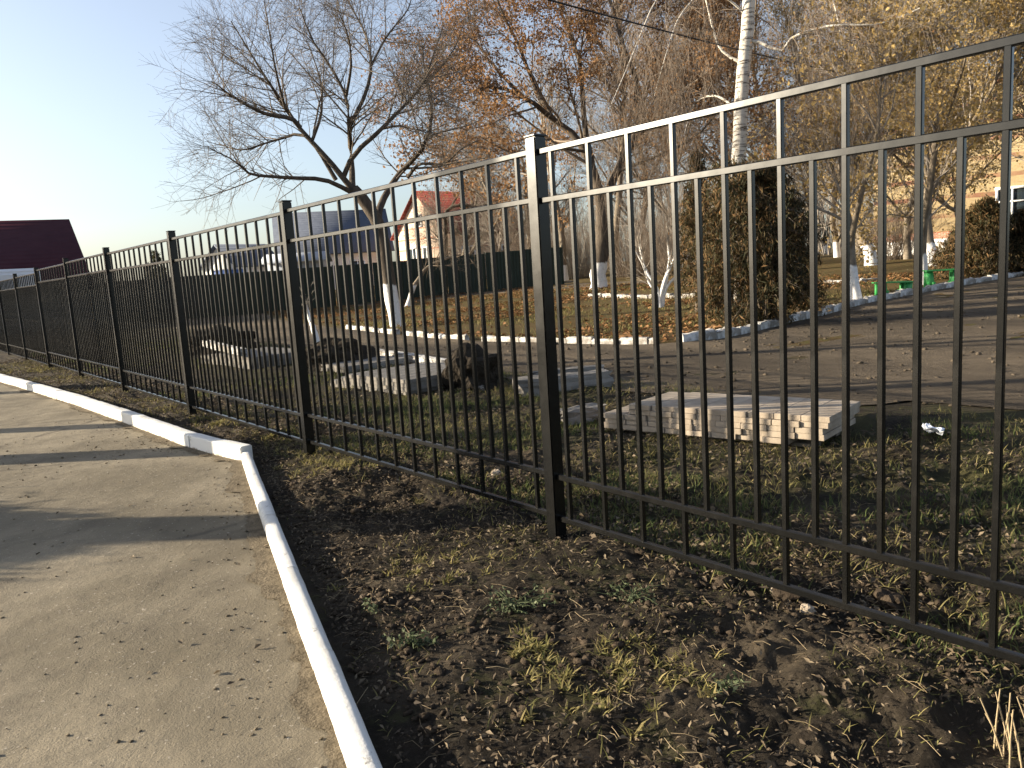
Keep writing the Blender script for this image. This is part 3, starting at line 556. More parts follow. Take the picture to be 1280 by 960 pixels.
# birch
d0 = 22.0; b0 = far(922, 395, d0); b = np.array([b0[0], b0[1], float(terrain(b0[0], b0[1]))])
LB = [([b - (0, 0, 0.2), b + (0, 0, 1.0)] + limb([(921, 235), (926, 130), (932, 60), (936, 0), (942, -110), (944, -200)], d0, 0.0), 0.215, 0.13),
      (limb([(934, 50), (958, 55), (976, 65), (992, 46), (1040, 32), (1100, 30), (1150, 10)], d0, 0.2, 1, -1), 0.045, 0.015),
      (limb([(934, 20), (905, -5), (880, -10), (850, 20), (832, 70), (818, 120)], d0, 0.3, 2, -1.5), 0.03, 0.008),
      (limb([(936, 0), (900, -60), (860, -50), (820, 0), (790, 70), (760, 140)], d0, 0.3, 3, -2.5), 0.03, 0.008),
      (limb([(938, -40), (985, -60), (1030, -30), (1050, 40), (1058, 110)], d0, 0.3, 4, -1), 0.03, 0.008),
      (limb([(930, 80), (900, 60), (885, 10), (875, -40)], d0, 0.3, 5, 1), 0.04, 0.015),
      (limb([(925, 140), (895, 120), (868, 130), (855, 170)], d0, 0.3, 6, 1), 0.04, 0.010)]
tree('birch_tree', 'white-barked birch rising behind the rusty conifer', b, LB,
     [dict(n=120, length=2.4, spread=(0.4, 1.1), up=0.05, m=8, rfac=0.5, src=0, limbs_only=True, sides=4, rmin=0.006, droop=0.16),
      dict(n=900, length=1.5, spread=(0.3, 0.9), up=-0.1, m=7, rfac=0.5, sides=3, rmin=0.004, droop=0.2, leaves=dict(n=1500, size=0.06, spreadr=0.05)),
      dict(n=2200, length=0.8, spread=(0.3, 0.9), up=-0.1, m=5, rfac=0.6, sides=3, rmin=0.0035, droop=0.2)], 3, 'birch_bark', 'twig', leaf='leaf_brown')
# conifers: drooping sprays over a lumpy body
def conifer(label, base, h, w, seed, n, mat, lobes=7, lean=(0, 0), spray=0.16, name='conifer', column=False):
    rg = np.random.default_rng(seed); base = np.array(base, float); root = empty(name, base, label, 'conifer')
    tm = MB(); q = np.array([(0, 0, -0.1), (lean[0] * 0.3, lean[1] * 0.3, h * 0.3), (lean[0] * 0.7, lean[1] * 0.7, h * 0.7), (lean[0], lean[1], h * 0.97)]); tm.tube(spline(q, 10), np.linspace(0.09, 0.015, 10) * (h / 4), 7); o = tm.build('trunk', M['bark'], root, True)
    bm_ = MB(); N = n // 28; t = rg.random(N) ** 0.85; z0 = t * h * 0.9 + 0.1; a = rg.random(N) * 2 * math.pi
    prof = np.interp(t, [0, 0.12, 0.35, 0.7, 1.0], [0.75, 1.0, 0.95, 0.62, 0.15]); lump = 1 + 1.35 * vnoise(a * lobes / 6.28 * 1.5, z0 * 2.2, seed) + 0.5 * vnoise(a * 4, z0 * 5, seed + 1)
    if column: L0 = np.interp(t, [0, 0.1, 0.3, 0.75, 0.92, 1.0], [0.35, 0.8, 1.0, 0.9, 0.7, 0.35]); prof = L0
    keep = rg.random(N) < 0.05 + 2.4 * (vnoise(a * 2.2, z0 * 2.6, seed + 3) + 0.35); t, z0, a, prof, lump = t[keep], z0[keep], a[keep], prof[keep], lump[keep]; N = len(t)
    L = w / 2 * prof * lump * (0.8 + 0.4 * rg.random(N)); m = 6; s = np.linspace(0, 1, m)[None, :]
    P = np.stack([np.cos(a)[:, None] * L[:, None] * s + lean[0] * t[:, None], np.sin(a)[:, None] * L[:, None] * s + lean[1] * t[:, None], z0[:, None] + L[:, None] * (0.35 * s - 0.55 * s * s)], -1)
    P[:, 1:] += rg.normal(size=(N, m - 1, 3)) * 0.03; bm_.tubes(P, np.full((N, m), 0.007) * np.linspace(1, 0.4, m), 3); bm_.build('branches', M['twig'], root)
    lm = MB(); i = rg.integers(0, N, n); f = (0.25 + 0.78 * rg.random(n) ** 0.7) * (m - 1); f = np.minimum(f, m - 1.001); k = f.astype(int); ww = (f - k)[:, None]
    c = P[i, k] * (1 - ww) + P[i, k + 1] * ww + rg.normal(size=(n, 3)) * 0.06; c[:, 2] = np.maximum(c[:, 2], 0.03)
    quads(lm, c, spray * (0.4 + 0.9 * rg.random(n)), rg, 1.3, 0.17); lm.build('crown', M[mat], root); return root
p = G(958, 408); conifer('dense dark conifer standing at the curved kerb below the birch', p, 3.4, 1.7, 2, 23000, 'needle_dark', column=True)
p = G(912, 409); conifer('rusty brown conifer with loose drooping sprays, left of the dark one', p, 3.6, 1.5, 1, 11000, 'needle_rust', lean=(0.15, -0.1), column=True)
p = G(880, 398); conifer('slim rusty conifer with a drooping top', p + np.array([0.3, 0.4, 0]), 4.4, 1.1, 3, 9000, 'needle_rust', lean=(0.35, 0.2))
p = G(1000, 396); conifer('small loose brown-green conifer right of the dark one', p, 2.7, 1.05, 12, 9000, 'needle_rust', lean=(-0.2, 0.1))
p = G(1232, 346); conifer('dark juniper bush in front of the pale brick building', p, 2.5, 2.8, 4, 26000, 'needle_rust', spray=0.2, name='juniper_bush')
p = G(1275, 343); conifer('dark juniper bush under the white-framed window', p, 2.0, 2.3, 5, 17000, 'needle_dark', spray=0.2, name='juniper_bush')
p = G(1200, 338); conifer('small dark juniper left of the juniper bush', p, 1.3, 1.6, 6, 9000, 'needle_rust', spray=0.18, name='juniper_bush')
for u, v, dd, h, sd, lab in [(197, 335, 75, 5.2, 7, 'taller of two tiny far spruces on the skyline'), (187, 338, 78, 4.2, 8, 'shorter of two tiny far spruces on the skyline')]:
    p = far(u, v, dd); conifer(lab, (p[0], p[1], 0), h, h * 0.42, sd, 3500, 'needle_green', spray=0.35, name='spruce')
# whitewashed multi-stemmed shrub
b = G(826, 385); d0 = math.hypot(b[0], b[1]); LB = []
for k, pix in enumerate([[(828, 360), (836, 335), (835, 300), (832, 262)], [(822, 362), (806, 335), (798, 300), (790, 265)], [(832, 362), (845, 345), (858, 325), (868, 300)], [(820, 365), (812, 355), (803, 330), (795, 315)], [(834, 345), (842, 325), (846, 300), (850, 270)]]):
    LB.append(([b - (0, 0, 0.1) + rt.normal(size=3) * (0.06, 0.06, 0)] + limb(pix, d0, 0.15, k), 0.06 if k else 0.09, 0.012))
tree('limed_shrub', 'whitewashed multi-stemmed bare shrub on the leaf-strewn lawn', b, LB,
     [dict(n=90, length=1.0, spread=(0.3, 0.8), up=0.2, m=6, src=0, sides=4, rmin=0.006, tmin=0.4), dict(n=500, length=0.6, spread=(0.3, 0.8), up=0.1, m=5, rmin=0.004)], 4, 'bark_limed_high', 'twig_grey', 'shrub', sides=8, flare=1.0)
# trees on the right
def simple_tree(name, label, base_uv, pix, r0, seed, n=(40, 400, 1600), ln=(2.2, 1.1, 0.6), bark='bark_limed_low', twig='twig_grey', leaf=None, nl=0, ls=0.13, extra=(), up=0.12, base=None, d=None, tm=0.35):
    b = G(*base_uv) if base is None else np.array(base, float); d0 = math.hypot(b[0], b[1])
    LB = [([b - (0, 0, 0.15)] + limb(pix, d0, 0.15, seed), r0, r0 * 0.35)]
    for k, (px, r) in enumerate(extra): LB.append((limb(px, d0, 0.35, seed + k + 1, rt.normal() * 0.8), r, r * 0.25))
    lv = [dict(n=n[0], length=ln[0], spread=(0.35, 0.95), up=up, m=7, rfac=0.5, src=0, sides=4, rmin=0.009, tmin=tm),
          dict(n=n[1], length=ln[1], spread=(0.35, 1.0), up=up * 0.6, m=6, rfac=0.5, sides=3, rmin=0.006),
          dict(n=n[2], length=ln[2], spread=(0.3, 1.0), up=0.03, m=4, rfac=0.6, sides=3, rmin=0.005)]
    if leaf: lv[1]['leaves'] = dict(n=nl // 3, size=ls, spreadr=0.15, hang=0.5); lv[2]['leaves'] = dict(n=nl - nl // 3, size=ls, spreadr=0.1, hang=0.5)
    return tree(name, label, b, LB, lv, seed, bark, twig, leaf=leaf, sides=8, flare=1.15)
simple_tree('limed_tree', 'forked bare tree with limed foot at the kerb beside the low green bench', (1071, 379), [(1067, 350), (1063, 325), (1063, 290), (1058, 262), (1052, 225), (1046, 180)], 0.16, 21, extra=[([(1063, 305), (1070, 270), (1082, 225), (1094, 180), (1100, 120), (1104, 60)], 0.09), ([(1058, 262), (1052, 250), (1040, 210), (1020, 185), (995, 172)], 0.06), ([(1052, 225), (1050, 160), (1060, 90), (1064, 20)], 0.05)], leaf='leaf_ochre', nl=3500)
simple_tree('limed_tree', 'slender limed tree standing between the two green benches', (1152, 357), [(1153, 330), (1153, 300), (1157, 262), (1163, 230), (1168, 190), (1170, 140)], 0.17, 22, extra=[([(1160, 245), (1175, 225), (1190, 205), (1205, 190)], 0.05), ([(1163, 230), (1150, 190), (1140, 130), (1130, 70)], 0.07), ([(1157, 262), (1140, 272), (1115, 268), (1098, 272)], 0.04), ([(1168, 190), (1190, 130), (1210, 60), (1220, 0)], 0.06)], leaf='leaf_ochre', nl=11000, ls=0.105)
simple_tree('limed_tree', 'thick limed trunk leaning left between the forked tree and the slender one', (1090, 332), [(1088, 318), (1083, 305), (1074, 288), (1068, 260), (1066, 220), (1066, 170)], 0.3, 23, n=(50, 500, 2000), ln=(3.2, 1.6, 0.8), extra=[([(1070, 270), (1045, 220), (1020, 160), (1000, 100), (990, 40)], 0.15), ([(1066, 220), (1090, 150), (1120, 80), (1130, 0)], 0.13)], leaf='leaf_ochre', nl=8000, ls=0.11)
simple_tree('limed_tree', 'limed trunk leaning right just behind the slender tree', (1170, 333), [(1166, 318), (1160, 300), (1158, 270), (1162, 220), (1172, 160)], 0.26, 24, n=(50, 500, 2000), ln=(3.2, 1.6, 0.8), extra=[([(1160, 250), (1200, 180), (1240, 110), (1270, 40)], 0.14), ([(1162, 220), (1150, 140), (1150, 50), (1160, -40)], 0.14), ([(1200, 180), (1240, 170), (1280, 150)], 0.07)], leaf='leaf_ochre', nl=13000, ls=0.115)
simple_tree('limed_tree', 'thin limed trunk beside the dark conifer', (1033, 318), [(1031, 300), (1028, 270), (1022, 220), (1015, 150), (1010, 80)], 0.2, 25, n=(50, 500, 2000), ln=(3.4, 1.7, 0.8), leaf='leaf_ochre', nl=6000, ls=0.12, extra=[([(1022, 220), (1050, 150), (1070, 80), (1080, 0)], 0.1)])
simple_tree('limed_tree', 'limed trunk right of the thin one beside the dark conifer', (1047, 322), [(1045, 300), (1040, 280), (1046, 230), (1056, 170), (1050, 90), (1040, 10)], 0.2, 26, n=(50, 500, 2000), ln=(3.4, 1.7, 0.8), leaf='leaf_brown', nl=5000, ls=0.12)
p = DL(33, 27.5); p[2] = float(terrain(p[0], p[1]))
simple_tree('ochre_leaved_tree', 'tree with ochre leaves hanging into the upper right corner', None, [(1330, 260), (1335, 180), (1325, 100), (1300, 0)], 0.3, 27, base=p, n=(70, 700, 2600), ln=(3.8, 1.9, 0.9), leaf='leaf_ochre', nl=22000, ls=0.12, extra=[([(1332, 200), (1290, 120), (1240, 60), (1190, 20)], 0.14), ([(1328, 150), (1290, 80), (1260, 10), (1240, -60)], 0.13)])
# limed trunks in the middle distance
simple_tree('limed_tree', 'whitewashed trunk right behind the brown-leaved tree', (772, 346), [(770, 325), (770, 290), (775, 230), (780, 150), (778, 70), (770, 0)], 0.24, 28, n=(60, 600, 2400), ln=(4.5, 2.2, 1.0), twig='twig')
simple_tree('limed_tree', 'whitewashed trunk left of the brown-leaved tree, before the far fence', (706, 351), [(704, 325), (702, 290), (690, 230), (680, 170), (676, 110)], 0.24, 29, n=(60, 600, 2400), ln=(4.2, 2.2, 1.0), twig='twig_grey', extra=[([(690, 230), (650, 180), (620, 140)], 0.1), ([(702, 290), (715, 250), (720, 190)], 0.1)])
simple_tree('leaning_tree', 'small leaning tree with limed stem right of the large bare trunk', (508, 384), [(516, 362), (524, 348), (534, 335), (552, 325), (575, 318)], 0.14, 30, n=(14, 90, 300), ln=(1.5, 0.8, 0.5), twig='twig')
simple_tree('crooked_tree', 'crooked dark tree in front of the red-roofed house', (557, 358), [(557, 320), (557, 290), (556, 268), (566, 258), (585, 256)], 0.3, 31, bark='bark', n=(20, 110, 350), ln=(2.2, 1.2, 0.7), twig='twig', extra=[([(575, 258), (600, 258), (624, 250), (632, 238), (644, 232)], 0.16), ([(556, 268), (572, 245), (576, 225)], 0.1)], d=50)
p = G(398, 434)
simple_tree('limed_tree', 'young leaning limed trunk beside the dark mound, behind the second post', (399, 434), [(393, 415), (388, 400), (384, 388), (378, 370)], 0.09, 32, n=(5, 12, 24), ln=(0.5, 0.3, 0.2), twig='twig_grey')
# bare trees standing behind them
bk = [(575, 62, 0.24, 10.0, 'twig_grey', None, 'grey bare tree behind the house, left of the brown-leaved tree'), (622, 58, 0.24, 11, 'twig_grey', None, 'grey bare tree above the red roof ridge'), (668, 64, 0.26, 12, 'twig', None, 'bare tree directly behind the near post'),
      (800, 60, 0.28, 18, 'twig_grey', None, 'tall grey bare tree between brown crown and birch'), (850, 55, 0.26, 18, 'twig', 'leaf_brown', 'tall bare tree just left of the birch'),
      (905, 62, 0.28, 20, 'twig_grey', None, 'tall grey bare tree directly behind the birch'), (965, 58, 0.28, 19, 'twig', None, 'tall bare tree just right of the birch'), (1015, 64, 0.28, 20, 'twig_grey', 'leaf_ochre', 'tall thinly leaved tree behind the dark conifer'), (1075, 70, 0.3, 21, 'twig', 'leaf_ochre', 'tall thinly leaved tree at the left end of the brick building'),
      (1216, 43, 0.18, 12, 'twig', 'leaf_ochre', 'thinly leaved tree close to the brick wall behind the juniper bush'), (1135, 44, 0.18, 12, 'twig_grey', 'leaf_ochre', 'thinly leaved tree close to the brick wall right of the leaning trunks')]
for k, (u, d, r, h, tw, lf, lab) in enumerate(bk):
    p = far(u, 330, d); p[2] = float(terrain(p[0], p[1])); rg = np.random.default_rng(50 + k); LB = []
    tr = [p - (0, 0, 0.2)]; c = p.copy(); 
    for q in range(5): c = c + np.array([rg.normal() * 0.35, rg.normal() * 0.35, h * 0.17]); tr.append(c.copy())
    LB.append((tr, r, r * 0.3))
    for q in range(9):
        s0 = tr[1 + q % 4]; a = rg.random() * 6.28; l = h * rg.uniform(0.25, 0.42); LB.append(([s0, s0 + np.array([math.cos(a) * 0.45, math.sin(a) * 0.45, 0.35]) * l * 0.5, s0 + np.array([math.cos(a) * 0.75, math.sin(a) * 0.75, 0.8]) * l]  , r * 0.42, 0.03))
    lv = [dict(n=130, length=h * 0.2, spread=(0.35, 0.95), up=0.12, m=6, rfac=0.5, src=0, sides=4, rmin=0.016, tmin=0.12), dict(n=1500, length=h * 0.1, spread=(0.35, 1.0), up=0.06, m=5, rfac=0.5, sides=3, rmin=0.011),
          dict(n=4300, length=h * 0.055, spread=(0.3, 1.0), up=0.02, m=4, rfac=0.6, sides=3, rmin=0.009)]
    if lf: lv[2]['leaves'] = dict(n=3500 if d < 50 else 5000, size=0.15, spreadr=0.15, hang=0.4)
    tree('bare_tree', lab, p, LB, lv, 70 + k, 'bark_light', tw, leaf=lf, group='bare trees standing behind the lawn', sides=7)
# undergrowth before the far fence on the right
def bush(label, base, w, h, seed, n=260, twig='twig', name='bare_bush'):
    rg = np.random.default_rng(seed); base = np.array(base, float); root = empty(name, base, label, 'bush')
    a = rg.random(n) * 6.28; rr = np.sqrt(rg.random(n)) * w * 0.22; L = h * (0.6 + 0.5 * rg.random(n)); m = 6; s = np.linspace(0, 1, m)[None, :, None]
    d = np.stack([np.cos(a) * 0.45, np.sin(a) * 0.45, np.ones(n)], -1) + rg.normal(size=(n, 3)) * 0.22; st = np.stack([np.cos(a) * rr, np.sin(a) * rr, np.zeros(n) - 0.05], -1)
    P = st[:, None] + d[:, None] * s * L[:, None, None] + np.cumsum(rg.normal(size=(n, m, 3)) * 0.03, 1); R = np.full((n, m), 0.012) * np.linspace(1, 0.4, m); mb = MB(); mb.tubes(P, R, 3)
    mb.build('stems', M[twig], root); m2 = MB(); Q, R2 = grow(P, R, n * 6, h * 0.3, (0.3, 0.9), rg, 4, rmin=0.007); m2.tubes(Q, R2, 3); m2.build('crown', M[twig], root); return root
for k, (u, v, w, h, tw, lab) in enumerate([(675, 352, 5, 3.2, 'twig', 'bare bush at the right end of the far green fence'), (720, 348, 5, 3.5, 'twig_grey', 'grey bare bush behind the limed trunks'), (790, 346, 5, 3.0, 'twig', 'bare bush behind the multi-stemmed shrub'), (850, 344, 5, 3.4, 'twig', 'dark bare bush left of the rusty conifer'), (1110, 325, 4, 2.6, 'twig', 'bare bush before the brick building plinth'), (215, 372, 6, 2.6, 'twig', 'bare bush by the left end of the far fence')]):
    p = G(u, v); bush(lab, p, w, h, 90 + k, twig=tw)

# a far wood closing the view behind the bare trees
g = np.random.default_rng(500); mb = MB(); n_ = 380; uu = g.uniform(540, 1120, n_); dd = g.uniform(75, 105, n_); B0 = np.array([far(u, 330, d) for u, d in zip(uu, dd)]); B0[:, 2] = terrain(B0[:, 0], B0[:, 1]) - 0.2
hh = g.uniform(4, 11, n_) * np.interp(uu, [540, 640, 760, 1120], [0.55, 0.8, 1.0, 1.1]); s_ = np.linspace(0, 1, 7)[None, :, None]; dr = g.normal(size=(n_, 3)) * 0.16; dr[:, 2] = 1
P = B0[:, None] + dr[:, None] * s_ * hh[:, None, None] + np.cumsum(g.normal(size=(n_, 7, 3)) * 0.12, 1) * (s_ > 0); Rr = (0.008 * hh)[:, None] * np.linspace(1, 0.3, 7)[None]
mb.tubes(P, Rr, 4); Q, R2 = grow(P, Rr, 4200, 2.0, (0.35, 1.0), g, 5, rmin=0.02, up=0.12, tmin=0.1); mb.tubes(Q, R2, 3); Q, R2 = grow(Q, R2, 8000, 1.0, (0.35, 1.0), g, 4, rmin=0.014, up=0.05); mb.tubes(Q, R2, 3)
tag(mb.build('far_wood', M['twig_grey']), 'far-off bare wood closing the view behind the trees', None, None, 'stuff')

# ------------------------------------------------------------------ far green fence
ff = [far(705, 358, 46), far(560, 368, 46), far(420, 380, 45), far(300, 392, 43), far(215, 397, 44), far(120, 400, 52)]
root = empty('sheet_fence', (ff[0][0], ff[0][1], 0), 'dark green corrugated sheet fence across the road before the houses', 'fence')
for a, b in zip(ff[:-1], ff[1:]):
    d = (b - a)[:2]; L = np.linalg.norm(d); n_ = max(1, int(round(L / 2.4))); d /= L; nr = np.array([d[1], -d[0]]); st = L / n_
    for i in range(n_):
        p = a[:2] + d * st * i; ps = np.arange(0, st - 0.04, 0.045); zz = float(terrain(p[0], p[1])); top = 2.15 + rnd.uniform(-0.03, 0.03)
        co = np.where((np.arange(len(ps)) // 2) % 2 == 0, 0.018, -0.018); b2 = p + d * ps[:, None] + nr * co[:, None] - np.array(ff[0][:2])
        lo = np.column_stack([b2, np.full(len(ps), zz - 0.1)]); hi = np.column_stack([b2, np.full(len(ps), zz + top)]); k = len(ps)
        mb = MB(); mb.add(np.concatenate([lo, hi]), [(j, j + 1, k + j + 1, k + j) for j in range(k - 1)]); mb.build('panel', M['green_sheet'], root)
        mb = MB(); q = p - np.array(ff[0][:2]) + nr * 0.05; mb.box((q[0], q[1], zz + 1.1), (0.06, 0.06, 2.3), math.atan2(d[1], d[0])); mb.build('post', M['green_sheet'], root)

# ------------------------------------------------------------------ houses
def house(name, label, c, rz, w, l, eave, ridge, wall, roof, wins=(), hip=0.0, over=0.35, base_z=0.0, gable=None, cat='house', chimney=None):
    """local x across the gable (width w), local y along the ridge (length l); gable end at y = -l/2"""
    root = empty(name, (c[0], c[1], base_z), label, cat, None, rz); mb = MB(); x, y = w / 2, l / 2
    v = [(-x, -y, -0.5), (x, -y, -0.5), (x, y, -0.5), (-x, y, -0.5), (-x, -y, eave), (x, -y, eave), (x, y, eave), (-x, y, eave)]
    q = [(0, 1, 5, 4), (1, 2, 6, 5), (2, 3, 7, 6), (3, 0, 4, 7)]; t = []
    if not hip: v += [(0, -y, ridge), (0, y, ridge)]; t = [(4, 5, 8), (6, 7, 9)]
    mb.add(v, q, t); mb.build('wall', M[wall], root)
    mb = MB(); th = 0.14; ex = x + over; ez = eave - over * (ridge - eave) / x; yo = y + over
    for s in (-1, 1):
        top = [(0, -yo + hip * s * 0 + hip, ridge), (0, yo - hip, ridge), (s * ex, yo, ez), (s * ex, -yo, ez)]; vv = top + [(a, b_, c_ - th) for a, b_, c_ in top]
        mb.add([(a, b_, c_ + th) for a, b_, c_ in vv], [(0, 1, 2, 3), (7, 6, 5, 4), (0, 3, 7, 4), (1, 0, 4, 5), (2, 1, 5, 6), (3, 2, 6, 7)])
    if hip:
        for s in (-1, 1): mb.add([(0, s * (yo - hip), ridge + th), (ex, s * yo, ez + th), (-ex, s * yo, ez + th)], None, [(0, 1, 2)])
    rf = mb.build('roof', M[roof], root)
    if chimney: mb = MB(); mb.box((0.3, chimney, ridge + 0.3), (0.5, 0.5, 1.4)); mb.build('chimney', M['brick_red'], rf)
    for (side, a, z, ww, hh) in wins:
        wmb = MB(); fm = MB(); e = 0.03
        def bb(m_, da, dz_, wa, hz, dep, pr):
            if side == 'front': m_.box((a + da, -y - pr, z + dz_), (wa, dep, hz))
            elif side == 'right': m_.box((x + pr, a + da, z + dz_), (dep, wa, hz))
            else: m_.box((-x - pr, a + da, z + dz_), (dep, wa, hz))
        bb(fm, 0, hh / 2, ww + 0.16, 0.12, 0.1, 0.03); bb(fm, 0, -hh / 2, ww + 0.16, 0.12, 0.1, 0.03); bb(fm, -ww / 2, 0, 0.12, hh - 0.12, 0.1, 0.03); bb(fm, ww / 2, 0, 0.12, hh - 0.12, 0.1, 0.03); bb(fm, 0, 0, 0.08, hh - 0.12, 0.08, 0.03)
        wi = fm.build('window', M['white_frame'], root); bb(wmb, 0, 0, ww, hh, 0.03, 0.01); wmb.build('pane', M['glass'], wi)
    return root
fh = np.array([0.617, 0.787]); rhv = np.array([0.787, -0.617])
def DLrot(nL, nD):                              # turn a house so that its gable end (local -y) faces the direction (nL, nD)
    d = rhv * nL + fh * nD; return math.atan2(d[1], d[0]) + math.pi / 2
rz = DLrot(-0.75, -0.66); gn = rhv * -0.75 + fh * -0.66; sn = rhv * 0.66 + fh * -0.75
cor = DL(68, -4.7)[:2]; c = cor - gn * 4.5 - sn * 3.8
house('brick_house', 'brick house with red gabled roof and white windows behind the green fence', c, rz, 7.6, 9.0, 5.0, 8.5, 'brick_cream', 'roof_red', [('front', -1.2, 2.9, 1.1, 1.8), ('front', 0.9, 2.9, 1.1, 1.8), ('front', 0, 6.1, 0.8, 1.0), ('right', -2.3, 2.9, 1.4, 1.4), ('right', 1.5, 2.9, 1.4, 1.4)], chimney=2.0)
c = DL(82, -17.2)[:2]; house('blue_roofed_house', 'long house with slate-blue roof beyond the large bare tree', c, DLrot(-0.97, -0.25), 9, 10.5, 4.2, 8.2, 'white_wall', 'roof_blue', [('right', -2, 2.5, 1.3, 1.4), ('right', 2, 2.5, 1.3, 1.4)])
c = DL(60, -15.3)[:2]; house('shed', 'low grey-blue shed with pale roof edge left of the bare tree trunk', c, DLrot(-1, -0.1), 3.2, 4.0, 3.0, 3.5, 'grey_wall', 'grey_wall', cat='shed')
c = DL(66, -21.3)[:2]; house('white_house', 'small whitewashed house beside the second fence post', c, DLrot(-0.5, -0.86), 3.6, 4.6, 3.2, 4.7, 'white_wall', 'roof_blue', [('front', 0, 2.3, 0.8, 1.0)])
p = DL(60, -20.4); rb = empty('blue_container', (p[0], p[1], 0), 'blue metal cabin beside the small white house', 'cabin'); mb = MB(); mb.box((0, 0, 1.35), (1.0, 2.2, 2.7), math.atan2(fh[1], fh[0])); mb.build('body', M['blue_paint'], rb)
mb = MB(); mb.box((0, 0, 2.75), (1.15, 2.35, 0.08), math.atan2(fh[1], fh[0])); mb.build('roof', M['grey_wall'], rb)
pe = far(86, 272, 47)[:2]; ax = rhv * -0.875 + fh * -0.483; c = pe + ax * 8.75; house('maroon_roofed_house', 'building with broad dark maroon roof at the far end of the fence', c, DLrot(-0.875, -0.483), 9.0, 18.0, 2.0, 5.25, 'white_wall', 'roof_maroon', [('right', 2, 1.5, 1.2, 1.2)], hip=0.6)
# the long brick building on the right: bands of red brick, white plinth, white-framed windows
A = far(1092, 317, 50)[:2]; dirw = np.array([0.42, -0.907]); dirw /= np.linalg.norm(dirw); nw = np.array([dirw[1], -dirw[0]]); zb = 0.82; Lw = 34.0; ang = math.atan2(dirw[1], dirw[0])
sb = empty('brick_building', (A[0], A[1], zb), 'long pale brick building with red brick bands and white plinth', 'building', None, ang)
mb = MB(); mb.box((Lw / 2, 6, 4.9), (Lw, 12, 8.2)); o = mb.build('wall', M['brick_pale'], sb)
mb = MB(); mb.box((Lw / 2, 6, 0.05), (Lw + 0.16, 12.16, 1.5)); mb.build('plinth', M['white_wall'], sb)
mb = MB(); mb.box((Lw / 2, 5.97, 0.98), (Lw + 0.08, 12.08, 0.36)); mb.build('brick_band', M['brick_red'], sb)
mb = MB(); mb.box((Lw / 2, 6, 9.2), (Lw + 0.8, 12.8, 0.4)); mb.build('roof', M['grey_concrete'], sb)
for fl in (2.2, 5.6):
    for a in np.arange(6.9 if fl < 3 else 15.3, Lw - 1, 4.2):
        fm = MB(); ww, hh = 2.0, 2.0
        for (da, dz_, wa, hz) in ((0, hh / 2, ww + 0.2, 0.14), (0, -hh / 2, ww + 0.2, 0.14), (-ww / 2, 0, 0.14, hh - 0.14), (ww / 2, 0, 0.14, hh - 0.14), (-0.3, 0, 0.1, hh - 0.14), (0, 0.3, ww - 0.14, 0.08)): fm.box((a + da, -0.03, fl + dz_), (wa, 0.12 - 0.01 * (abs(da) < 0.4), hz))
        wi = fm.build('window', M['white_frame'], sb); pm = MB(); pm.box((a, -0.005, fl), (ww, 0.04, hh)); pm.build('pane', M['glass'], wi)
# van beyond the fence, far left
p = far(5, 400, 43); v = empty('parked_van', (p[0] + 0.1, p[1], 0), 'white van parked beyond the far end of the fence', 'van', None, rad(93)); v.scale = (1.15, 1.15, 1.15)
bm = bmesh.new(); prof = [(-2.5, 0.45), (2.45, 0.45), (2.5, 1.0), (2.2, 1.25), (1.6, 1.35), (1.0, 2.25), (0.7, 2.42), (-2.4, 2.45), (-2.52, 2.3)]
f = [[bm.verts.new((a, s, b_)) for a, b_ in prof] for s in (-0.95, 0.95)]; bm.faces.new(f[0]); bm.faces.new(f[1][::-1])
for i in range(len(prof)): j = (i + 1) % len(prof); bm.faces.new((f[0][j], f[0][i], f[1][i], f[1][j]))
bmesh.ops.recalc_face_normals(bm, faces=bm.faces); bmesh.ops.bevel(bm, geom=bm.edges[:], offset=0.07, segments=3, affect='EDGES'); me = bpy.data.meshes.new('body'); bm.to_mesh(me); bm.free(); me.materials.append(M['van_paint']); put('body', me, (0, 0, 0), parent=v)
for s in (-1, 1):
    for a, w in ((0.55, 0.8), (-0.6, 1.1), (-1.8, 1.0)): mb = MB(); mb.box((a, s * 0.955, 1.8), (w, 0.03, 0.6)); mb.build('side_window', M['glass'], v)
    for a in (-1.6, 1.6):
        me = bpy.data.meshes.new('wheel'); bm = bmesh.new(); bmesh.ops.create_cone(bm, cap_ends=True, segments=24, radius1=0.34, radius2=0.34, depth=0.22); bmesh.ops.bevel(bm, geom=[e for e in bm.edges if e.is_manifold and abs(e.verts[0].co.z - e.verts[1].co.z) < 1e-5], offset=0.04, segments=2, affect='EDGES'); bm.to_mesh(me); bm.free(); me.materials.append(M['tyre']); put('wheel', me, (a, s * 0.86, 0.34), (rad(90), 0, 0), v)
mb = MB(); mb.add([(1.57, -0.8, 1.42), (1.57, 0.8, 1.42), (1.07, 0.75, 2.16), (1.07, -0.75, 2.16)] + [(1.62, -0.8, 1.44), (1.62, 0.8, 1.44), (1.12, 0.75, 2.18), (1.12, -0.75, 2.18)], [(0, 1, 2, 3), (7, 6, 5, 4), (0, 4, 5, 1), (1, 5, 6, 2), (2, 6, 7, 3), (3, 7, 4, 0)]); mb.build('windscreen', M['glass'], v)

